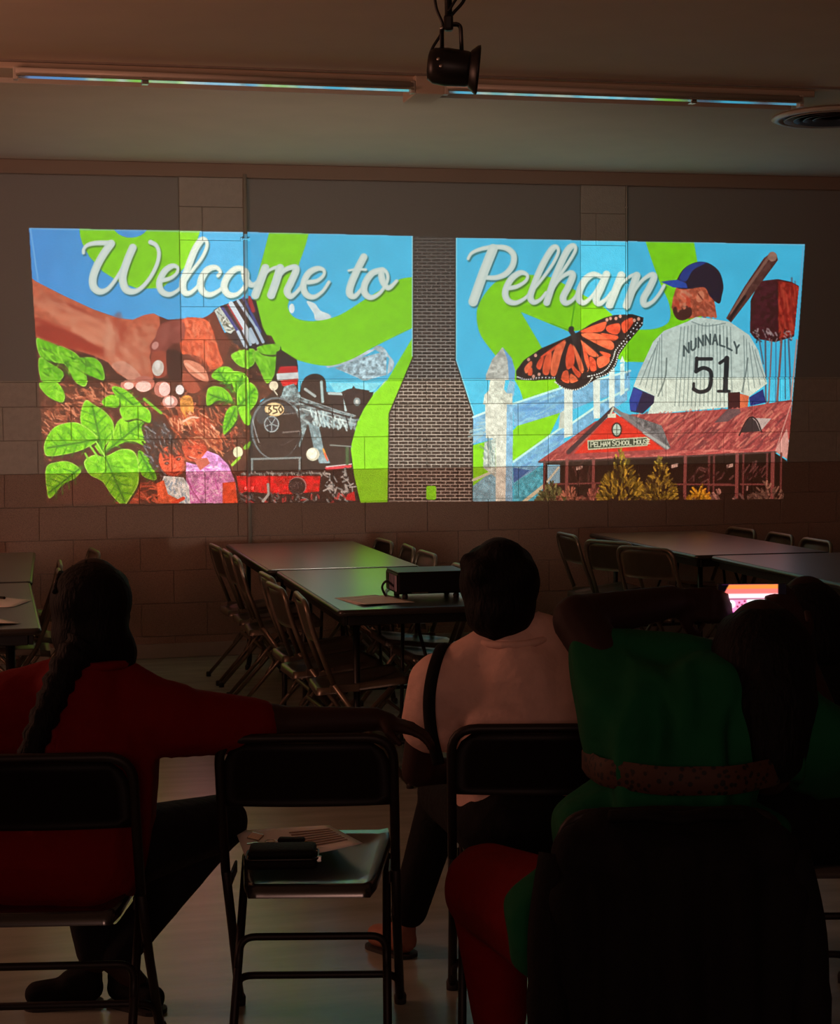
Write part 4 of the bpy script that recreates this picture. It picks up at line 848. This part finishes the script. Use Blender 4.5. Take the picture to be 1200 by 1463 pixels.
# ---- people --------------------------------------------------------------------------------
def skin(name, c): return mat(name, c, .65, var=.06, scale=25, bump=.05, bscale=300, spec=.3)
def cloth(name, c, bump=.5, bs=26): return mat(name, c, .85, var=.05, scale=30, bump=bump, bscale=bs, spec=.2)
SK1, SK2 = skin('deep_brown_skin', (46, 24, 18)), skin('dark_brown_skin', (40, 20, 15))
M_HAIR = mat('black_hair', (5, 4, 4), .7, var=.2, scale=40, bump=.7, bscale=90, stretch=(1, 1, .3), spec=.2)
M_EYE = mat('eye_white', (210, 204, 198), .2); M_IRIS = mat('dark_iris', (24, 16, 12), .15); M_LIP = skin('lip', (110, 52, 48))
RED, PINK, GREENC, BLK, REDP, DENIM = cloth('red_jersey', (110, 4, 8)), cloth('pink_cotton', (226, 184, 170)), cloth('green_satin', (12, 84, 50), .5, 14), cloth('black_cloth', (12, 11, 12)), cloth('dark_red_trousers', (120, 6, 10)), cloth('dark_denim', (20, 19, 24))
PINK_V = PINK
def head_parts(c, s, look=0.):
    """volumes of a head facing +d; c skull centre, s scale"""
    R = Euler((0, 0, look)); V = lambda x, y, z: Vector(c)+R.to_matrix() @ Vector((x*s, y*s, z*s))
    caps = [(V(0, .100, .012), V(0, .118, -.028), .009*s, .014*s), (V(-.012, .108, -.030), V(.012, .108, -.030), .010*s, .010*s),
            (V(-.020, .098, -.058), V(.020, .098, -.058), .009*s, .009*s), (V(-.018, .095, -.072), V(.018, .095, -.072), .010*s, .010*s),
            (V(-.045, .088, .030), V(.045, .088, .030), .012*s, .012*s), (V(0, -.02, -.06), V(0, -.035, -.20), .052*s, .056*s)]
    ells = [(V(0, 0, .03), (.076*s, .098*s, .095*s), R), (V(0, .035, -.045), (.060*s, .070*s, .075*s), R), (V(0, .075, -.098), (.026*s, .026*s, .020*s), R)]
    for q in (-1, 1):
        ells += [(V(q*.078, -.005, -.012), (.010*s, .022*s, .034*s), R), (V(q*.045, .072, -.02), (.024*s, .024*s, .02*s), R)]
    eyes = [V(q*.031, .0835, .006) for q in (-1, 1)]; irs = [V(q*.031, .0938, .006) for q in (-1, 1)]
    return caps, ells, eyes, irs, V
def hand_caps(w, dirv, up_, s=1., curl=.5):
    """palm and five separate fingers; w wrist, dirv towards the fingers, up_ back of the hand"""
    w, f, n = Vector(w), Vector(dirv).normalized(), Vector(up_).normalized(); n = (n-f*n.dot(f)).normalized(); sd = f.cross(n)
    out = [(w, w+f*.03*s, .024*s, .026*s)]
    for i, (o_, L) in enumerate(((-.030, .060), (-.010, .074), (.010, .080), (.030, .072))):
        k0 = w+f*.085*s+sd*o_*s; out.append((w+f*.03*s+sd*o_*.6*s, k0, .015*s, .0125*s)); p, d_ = k0, f.copy(); a = curl*.5
        for j, q in enumerate((.45, .32, .23)):
            d_ = (f*math.cos(a)-n*math.sin(a)).normalized(); p2 = p+d_*L*q*s; out.append((p, p2, (.0098-.0009*j)*s, (.0092-.0009*j)*s)); p = p2; a += curl
    b0 = w+f*.025*s+sd*.022*s; b1 = b0+(f*.5+sd*.75-n*.3)*.045*s; b2 = b1+(f*.85+sd*.25-n*.4)*.034*s
    return out+[(b0, b1, .015*s, .0115*s), (b1, b2, .011*s, .0095*s)]
def person(label, base, skin_m, caps, ells, head, hs, look=0., vox=.0075):
    t = thing('person', label, 'person', row(base[0], base[1]), A_ROW); off = (base[0], base[1], 0)
    hc, he, eyes, irs, V = head_parts(head, hs, look)
    body = blob('body', caps+hc, ells+he, vox, skin_m, t, 4, off)
    for e, i_ in zip(eyes, irs):
        b = nb(); ellipsoid(b, e-Vector(off), (.0115*hs,)*3); eo = obj('eye', b, M_EYE, t, True)
        b = nb(); ellipsoid(b, i_-Vector(off), (.0062*hs, .003*hs, .0062*hs), Euler((0, 0, look))); obj('iris', b, M_IRIS, eo, True)
    b = nb(); tube(b, curve([V(-.024, .1045, -.062)-Vector(off), V(0, .111, -.065)-Vector(off), V(.024, .1045, -.062)-Vector(off)], 4), [.002]+[.005]*7+[.002], 8); obj('lips', b, M_LIP, t, True)
    return t, off
def shoe(t, off, heel, toe, m, name='shoe'):
    h_, e = Vector(heel), Vector(toe); d_ = (e-h_); 
    o = blob(name, [(h_+Vector((0, 0, .045)), e+Vector((0, 0, .036)), .038, .034), (h_+Vector((0, 0, .075)), h_+d_*.35+Vector((0, 0, .06)), .036, .036)], [], .007, m, t, 4, off, warp=lambda c: Vector((c.x, c.y, max(c.z, .006))))
    b = nb(); sd = Vector((-d_.y, d_.x, 0)).normalized(); L = d_.length+.07
    M_ = Matrix.Translation((h_+e)/2-Vector(off)) @ Matrix((d_.normalized(), sd, Vector((0, 0, 1)))).transposed().to_4x4()
    prism(b, rrect(L, .078, .036), .010, M_); obj('sole', b, M_RUB, o)
    return o

# person in red, arm laid along the empty chair
caps = [((-.50, .03, .50), (-.50, .02, .80), .13, .11), ((-.68, .0, .84), (-.32, .0, .82), .055, .055), ((-.32, .0, .825), (-.07, .075, .785), .054, .046), ((-.07, .075, .785), (.15, .085, .792), .043, .029),
        ((-.69, .0, .84), (-.78, .05, .62), .052, .044), ((-.78, .05, .62), (-.62, .26, .57), .042, .028), ((-.43, .06, .50), (-.255, .40, .475), .082, .066), ((-.255, .40, .475), (-.53, .40, .12), .058, .038),
        ((-.60, .06, .50), (-.64, .42, .48), .082, .066), ((-.64, .42, .48), (-.58, .42, .12), .058, .038), ((-.53, .40, .12), (-.47, .39, .06), .036, .03), ((-.58, .42, .12), (-.63, .44, .06), .036, .03)]
caps += hand_caps((.15, .085, .792), (1, -.15, -.25), (0, 0, 1), 1., .35)+hand_caps((-.62, .26, .57), (.6, .7, -.1), (0, 0, 1), .95, .4)
t, off = person('person in a red shirt with a long dark braid, arm along the empty chair', (-.50, .05), SK1, caps, [], (-.497, .02, 1.06), 1.0, -.12)
blob('shirt', [((-.68, .02, .50), (-.53, .02, .50), .150, .150), ((-.53, .03, .50), (-.51, .01, .74), .165, .168), ((-.51, .01, .74), (-.49, .0, .86), .165, .10), ((-.68, .0, .85), (-.32, .0, .815), .084, .088), ((-.52, -.01, .86), (-.495, -.01, .925), .115, .082), ((-.68, .0, .86), (-.56, .0, .915), .07, .05), ((-.36, .0, .835), (-.44, .0, .90), .075, .06), ((-.32, .0, .805), (-.13, .06, .785), .086, .066), ((-.68, .0, .83), (-.77, .04, .68), .078, .07)],
     [], .010, RED, t, 6, off)
blob('trousers', [((-.50, .04, .50), (-.56, .04, .50), .125, .125), ((-.43, .06, .50), (-.255, .40, .475), .096, .074), ((-.255, .40, .475), (-.52, .40, .14), .068, .05), ((-.60, .06, .50), (-.64, .42, .48), .096, .074), ((-.64, .42, .48), (-.585, .42, .14), .066, .05)], [], .010, DENIM, t, 6, off)
hr = blob('hair', [((-.497, .0, 1.095), (-.497, -.02, 1.01), .088, .09), ((-.497, -.02, 1.03), (-.45, .0, .965), .08, .06)], [((-.497, .0, 1.088), (.095, .108, .090)), ((-.497, .025, 1.118), (.084, .098, .052))], .009, M_HAIR, t, 4, off)
b = nb(); pts = curve([(-.50, -.085, 1.0), (-.535, -.11, .95), (-.565, -.128, .88), (-.595, -.158, .80), (-.615, -.176, .72), (-.61, -.165, .66)], 7)
tube(b, [p-Vector(off) for p in pts], [.040*(1-.45*i/len(pts))*(1+.13*math.sin(i*1.9)) for i in range(len(pts))], 12); obj('braid', b, M_HAIR, hr, True)
for s_ in (-1, 1):
    for k in range(5):
        x = -.494+s_*.012+(k-2)*.030; b = nb()
        tube(b, [Vector(p)-Vector(off) for p in curve([(x, .075, 1.14-abs(k-2)*.012), (x, .0, 1.176-abs(k-2)*.012), (x, -.07, 1.138-abs(k-2)*.012)], 5)], .006, 6)
        if s_ < 0: obj('hair_row', b, M_HAIR, hr, True)
shoe(t, off, (-.52, .42, 0), (-.43, .36, 0), BLK); shoe(t, off, (-.60, .42, 0), (-.73, .40, 0), BLK)
b = nb(); tube(b, [Vector((-.494+.083*math.cos(a*.5236), .0+.083*math.sin(a*.5236), .945))-Vector(off) for a in range(12)], .012, 8, closed=True); obj('collar', b, RED, t, True)

def creases(c):
    a = c.z*60+c.x*14+2*math.sin(c.x*9)
    return c+Vector((0, .005*max(0, math.sin(a))*(1 if c.z < .80 else .3), 0))
# person in the pink t-shirt with a strap bag
caps = [((.51, .33, .50), (.51, .33, .78), .105, .09), ((.30, .31, .84), (.72, .31, .84), .055, .055), ((.29, .31, .84), (.25, .38, .61), .055, .046), ((.25, .38, .61), (.38, .55, .57), .044, .029), ((.73, .31, .85), (.78, .38, .62), .055, .046), ((.78, .38, .62), (.66, .52, .57), .044, .029),
        ((.44, .30, .49), (.32, .74, .475), .084, .066), ((.32, .74, .475), (.215, .80, .12), .058, .038), ((.58, .30, .49), (.64, .74, .475), .084, .066), ((.64, .74, .475), (.62, .78, .12), .058, .038), ((.215, .80, .12), (.17, .86, .05), .036, .028), ((.62, .78, .12), (.63, .86, .05), .036, .028)]
caps += hand_caps((.38, .55, .57), (.7, .6, -.1), (0, 0, 1), .95, .4)+hand_caps((.66, .52, .57), (-.7, .6, -.1), (0, 0, 1), .95, .4)
t, off = person('person in a pale pink t-shirt with short dark hair and a black shoulder strap', (.51, .28), SK1, caps, [], (.455, .33, 1.075), 1.02, .1)
blob('shirt', [((.46, .33, .56), (.455, .32, .76), .125, .13), ((.60, .33, .56), (.59, .32, .76), .125, .13), ((.52, .32, .76), (.50, .30, .87), .15, .115), ((.50, .30, .86), (.49, .31, .935), .12, .085), ((.31, .31, .835), (.70, .31, .85), .088, .09), ((.36, .31, .87), (.45, .30, .945), .075, .055), ((.66, .31, .90), (.55, .30, .965), .075, .055), ((.305, .31, .83), (.283, .34, .735), .086, .080), ((.71, .31, .85), (.77, .34, .74), .086, .080)],
     [], .010, PINK, t, 6, off, creases)
blob('trousers', [((.48, .31, .50), (.57, .31, .50), .14, .14), ((.44, .30, .49), (.32, .74, .475), .104, .080), ((.32, .74, .475), (.22, .80, .13), .070, .054), ((.58, .30, .49), (.64, .74, .475), .104, .080), ((.64, .74, .475), (.62, .78, .13), .070, .054)], [], .010, BLK, t, 6, off)
blob('hair', [((.455, .315, 1.10), (.455, .29, 1.03), .098, .092)], [((.455, .315, 1.09), (.102, .115, .098)), ((.455, .345, 1.135), (.088, .10, .055)), ((.46, .29, 1.165), (.055, .06, .036)), ((.385, .30, 1.14), (.030, .04, .028)), ((.415, .25, 1.12), (.05, .05, .04)), ((.50, .26, 1.115), (.05, .05, .045))], .009, M_HAIR, t, 4, off)
b = nb(); tube(b, [Vector(p)-Vector(off) for p in curve([(.335, .39, .86), (.318, .325, .935), (.292, .235, .895), (.278, .208, .82), (.282, .200, .74), (.300, .20, .66)], 6)], .016, 8, flat=.35); obj('bag_strap', b, BLK, t, True)
M_SAND = mat('tan_sandal', (150, 96, 76), .6)
shoe(t, off, (.205, .80, 0), (.13, .88, 0), M_SAND, 'sandal'); shoe(t, off, (.62, .79, 0), (.63, .90, 0), M_SAND, 'sandal')
b = nb(); tube(b, [Vector((.49+.088*math.cos(a*.5236), .295+.075*math.sin(a*.5236), .957-.012*math.cos(a*.5236+2)))-Vector(off) for a in range(12)], .010, 8, closed=True); obj('collar', b, PINK, t, True)

# person in the green tunic filming with a raised phone
caps = [((.76, -.56, .50), (.83, -.57, .84), .11, .09), ((.70, -.58, .88), (1.00, -.58, .88), .062, .062), ((.70, -.58, .90), (.58, -.43, 1.085), .056, .054), ((.58, -.43, 1.085), (.80, -.245, 1.10), .052, .036), ((1.0, -.58, .88), (1.13, -.40, .76), .054, .046), ((1.13, -.40, .76), (1.08, -.215, .985), .044, .030),
        ((.68, -.55, .47), (.405, -.16, .455), .09, .072), ((.405, -.16, .455), (.43, -.10, .12), .060, .040), ((.84, -.55, .47), (.94, -.14, .455), .09, .072), ((.94, -.14, .455), (.93, -.08, .12), .060, .040), ((.43, -.10, .12), (.43, .0, .05), .036, .03), ((.93, -.08, .12), (.93, .02, .05), .036, .03)]
caps += hand_caps((.80, -.245, 1.10), (.92, .18, -.12), (.25, -.9, .2), 1., .38)+hand_caps((1.08, -.215, .985), (-.25, .15, .95), (.3, -.9, .2), 1., .38)
t, off = person('person in a loose green tunic with a leopard print belt, elbow raised', (.76, -.55), SK2, caps, [], (.937, -.54, 1.008), 1.02, .05)
def folds(c, k=0.):
    n = .015*math.sin(c.x*42+c.z*15+k)+.010*math.sin(c.x*75-c.z*11)
    r_ = Vector((c.x, c.y, 0)); return c+r_.normalized()*n*min(1, r_.length*6) if r_.length > .02 else c
blob('tunic_top', [((.775, -.575, .80), (.82, -.58, .92), .165, .12), ((.615, -.475, 1.00), (.68, -.56, .86), .068, .115), ((.62, -.50, .99), (.70, -.58, .90), .06, .12), ((.625, -.47, 1.015), (.80, -.50, .99), .060, .075), ((.80, -.50, .99), (.86, -.55, .90), .075, .10), ((.70, -.57, .90), (.98, -.57, .88), .10, .10), ((.66, -.57, .90), (.70, -.585, .82), .095, .12), ((.98, -.58, .87), (1.09, -.45, .80), .095, .09)],
     [], .010, GREENC, t, 6, off, folds)
blob('tunic_skirt', [((.775, -.575, .79), (.72, -.56, .60), .165, .215), ((.70, -.58, .66), (.60, -.60, .50), .17, .155), ((.62, -.63, .70), (.525, -.67, .50), .085, .115), ((.80, -.56, .60), (.86, -.55, .50), .2, .18)], [], .011, GREENC, t, 6, off, folds)
mb = mat('leopard_print', (120, 70, 40), .7); nt2 = mb.node_tree; vz = nt2.nodes.new('ShaderNodeTexVoronoi'); vz.inputs['Scale'].default_value = 75; cr = nt2.nodes.new('ShaderNodeValToRGB')
cr.color_ramp.elements[0].color = lin((10, 6, 5)); cr.color_ramp.elements[0].position = .30; cr.color_ramp.elements[1].color = lin((64, 36, 21)); cr.color_ramp.elements[1].position = .42
tcn = nt2.nodes.new('ShaderNodeTexCoord'); nt2.links.new(tcn.outputs['Object'], vz.inputs['Vector']); nt2.links.new(vz.outputs['Distance'], cr.inputs[0]); nt2.links.new(cr.outputs[0], nt2.nodes['Principled BSDF'].inputs['Base Color'])
b = nb(); rg = []
for k in range(40):
    a = k*math.pi/20; rr = 1+.02*math.sin(a*9)
    rg.append([b.verts.new(Vector((.775+(.190+e)*rr*math.cos(a), -.575+(.185+e)*rr*math.sin(a), z))-Vector(off)) for z, e in ((.79, 0), (.80, .006), (.835, .006), (.845, 0))])
for k in range(40):
    for j in range(3): b.faces.new((rg[k][j], rg[(k+1) % 40][j], rg[(k+1) % 40][j+1], rg[k][j+1]))
obj('belt', b, mb, t, True)
blob('trousers', [((.68, -.56, .48), (.84, -.56, .48), .15, .15), ((.56, -.52, .465), (.405, -.17, .455), .135, .105), ((.405, -.17, .455), (.43, -.10, .14), .092, .065), ((.84, -.55, .47), (.94, -.14, .455), .13, .10), ((.94, -.14, .455), (.93, -.08, .14), .085, .062)], [], .011, REDP, t, 6, off)
blob('hair', [((.937, -.56, 1.033), (.937, -.60, .94), .098, .10), ((.937, -.60, .94), (.94, -.63, .85), .10, .07)], [((.937, -.555, 1.022), (.105, .115, .095)), ((.937, -.525, 1.066), (.088, .10, .050))], .009, M_HAIR, t, 4, off)
shoe(t, off, (.43, -.10, 0), (.43, .06, 0), BLK); shoe(t, off, (.93, -.08, 0), (.93, .08, 0), BLK)
# jacket hung over that person's chair
def ruck(c): return c+Vector((0, .006*math.sin(c.x*40+c.z*11), 0))
jk = thing('jacket', 'black jacket hung over the chair back behind the green tunic', 'jacket', row(.72, -.825, .0), A_ROW)
blob('back_panel', [((-.17, -.012, .70), (.17, -.012, .70), .062, .062), ((-.195, -.03, .62), (-.20, -.035, .30), .055, .05), ((.195, -.03, .62), (.205, -.035, .30), .055, .05), ((-.10, -.04, .68), (-.10, -.05, .30), .06, .055), ((.0, -.04, .70), (.0, -.05, .30), .06, .055), ((.10, -.04, .68), (.10, -.05, .30), .06, .055), ((-.13, .01, .735), (.13, .01, .735), .05, .05)], [], .011, BLK, jk, 6, (0, 0, 0), ruck)
b = nb(); tube(b, curve([(-.12, -.03, .775), (-.06, -.05, .782), (0, -.055, .776), (.06, -.05, .782), (.12, -.03, .775)], 6), .020, 10, flat=.6); obj('collar', b, BLK, jk, True)
for s_ in (-1, 1): b = nb(); tube(b, curve([(s_*.215, -.01, .70), (s_*.238, -.045, .56), (s_*.235, -.07, .40), (s_*.225, -.075, .27)], 6), [.035]*10+[.04]*9, 10); obj('sleeve', b, BLK, jk, True)

# phone with a bright screen
ph = thing('phone', 'phone held up sideways with a glowing pink and white screen', 'phone', row(.985, -.185, 1.093), A_ROW)
ph.rotation_euler = (0, .0, A_ROW)
obj('case', box(nb(), (0, 0, 0), (.152, .009, .078), .004), M_BLACK, ph)
sw, sh = 150, 76; S_ = np.zeros((sh, sw, 3), np.float32)
yy, xx = np.mgrid[0:sh, 0:sw]; tt = (yy/sh)                       # row 0 is the bottom edge
S_[:] = np.array([.02, .012, .02]); core = (xx > 6+(1-tt)*0) & (xx < 132) & (xx > (tt*sh-20)*.55-8)
S_[core] = (.95, .55, .72); S_[core & (tt > .72)] = (.93, .42, .40); S_[core & (tt > .86)] = (.90, .50, .22); S_[core & (tt > .58) & (tt < .72)] = (1, .82, .86)
S_[core & (tt > .545) & (tt < .575)] = (.35, .2, .25); S_[core & (tt < .18)] = (.62, .2, .62)
S_[(tt > .30) & (tt < .54) & (xx > 62) & (xx < 118)] = (1, 1, 1); S_[((xx-28)**2+(yy-31)**2) < 75] = (1, 1, 1); S_[(tt < .36) & (xx > 108) & (xx < 122)] = (.2, .25, .35)
for k in range(4): S_[18-k*5+6:18-k*5+9, 122:131] = (.9, .85, .95)
for xk, yk in ((44, 33), (50, 28), (56, 36), (40, 24)): S_[yk:yk+4, xk:xk+4] = (.5, .12, .25)
for _ in range(2): S_ = (S_+np.roll(S_, 1, 0)+np.roll(S_, -1, 0)+np.roll(S_, 1, 1)+np.roll(S_, -1, 1))/5
pim = bpy.data.images.new('phone_picture', sw, sh, alpha=False); pp = np.ones((sh, sw, 4), np.float32); pp[..., :3] = S_; pim.pixels.foreach_set(pp.ravel()); pim.update(); pim.pack()
ms = mat('phone_screen', (5, 5, 6), .1); n3 = ms.node_tree; ti2 = n3.nodes.new('ShaderNodeTexImage'); ti2.image = pim; tu = n3.nodes.new('ShaderNodeTexCoord')
n3.links.new(tu.outputs['UV'], ti2.inputs[0]); n3.links.new(ti2.outputs[0], n3.nodes['Principled BSDF'].inputs['Emission Color']); n3.nodes['Principled BSDF'].inputs['Emission Strength'].default_value = 1.6
b = nb(); uv = b.loops.layers.uv.new('uv'); f_ = b.faces.new([b.verts.new((x, -.0049, z)) for x, z in ((-.074, -.037), (.074, -.037), (.074, .037), (-.074, .037))])
for l_, q in zip(f_.loops, ((0, 0), (1, 0), (1, 1), (0, 1))): l_[uv].uv = q
me = bpy.data.meshes.new('screen'); b.to_mesh(me); b.free(); obj('screen', me, ms, ph)

# person in black at the right edge
caps = [((1.16, .30, .50), (1.17, .26, .84), .125, .115), ((.97, .26, .84), (1.38, .26, .84), .060, .060), ((.97, .26, .83), (.93, .36, .61), .052, .044), ((.93, .36, .61), (1.03, .58, .56), .042, .028), ((1.38, .26, .83), (1.42, .36, .61), .052, .044), ((1.42, .36, .61), (1.32, .58, .56), .042, .028),
        ((1.09, .34, .49), (1.06, .76, .475), .082, .064), ((1.06, .76, .475), (1.05, .80, .12), .056, .038), ((1.24, .34, .49), (1.28, .76, .475), .082, .064), ((1.28, .76, .475), (1.27, .80, .12), .056, .038), ((1.05, .80, .12), (1.05, .89, .05), .036, .03), ((1.27, .80, .12), (1.27, .89, .05), .036, .03)]
caps += hand_caps((1.03, .58, .56), (.4, .8, -.1), (0, 0, 1), .95, .4)+hand_caps((1.32, .58, .56), (-.4, .8, -.1), (0, 0, 1), .95, .4)
t, off = person('person in black clothes at the right edge, barely visible', (1.17, .32), SK2, caps, [], (1.205, .27, .985), .96, -.3)
blob('shirt', [((1.17, .28, .54), (1.17, .25, .80), .165, .155), ((.98, .26, .82), (1.37, .26, .82), .08, .08), ((1.10, .26, .86), (1.25, .26, .86), .07, .07), ((.975, .26, .82), (.945, .33, .68), .078, .068), ((1.375, .26, .82), (1.41, .33, .68), .078, .068)], [], .010, BLK, t, 6, off)
blob('trousers', [((1.12, .32, .50), (1.22, .32, .50), .135, .135), ((1.09, .34, .49), (1.06, .76, .475), .098, .076), ((1.06, .76, .475), (1.05, .80, .13), .066, .05), ((1.24, .34, .49), (1.28, .76, .475), .098, .076), ((1.28, .76, .475), (1.27, .80, .13), .066, .05)], [], .011, BLK, t, 6, off)
blob('hair', [((1.205, .25, 1.01), (1.205, .22, .95), .09, .088)], [((1.205, .25, 1.005), (.093, .106, .09)), ((1.21, .28, 1.04), (.08, .096, .05))], .009, M_HAIR, t, 4, off)
b = nb(); tube(b, [Vector((1.118, .285+.012*math.cos(a*.5236), .955+.012*math.sin(a*.5236)))-Vector(off) for a in range(12)], .002, 6, closed=True); obj('earring', b, M_CHROME, t, True)
shoe(t, off, (1.05, .80, 0), (1.05, .93, 0), BLK); shoe(t, off, (1.27, .80, 0), (1.27, .93, 0), BLK)
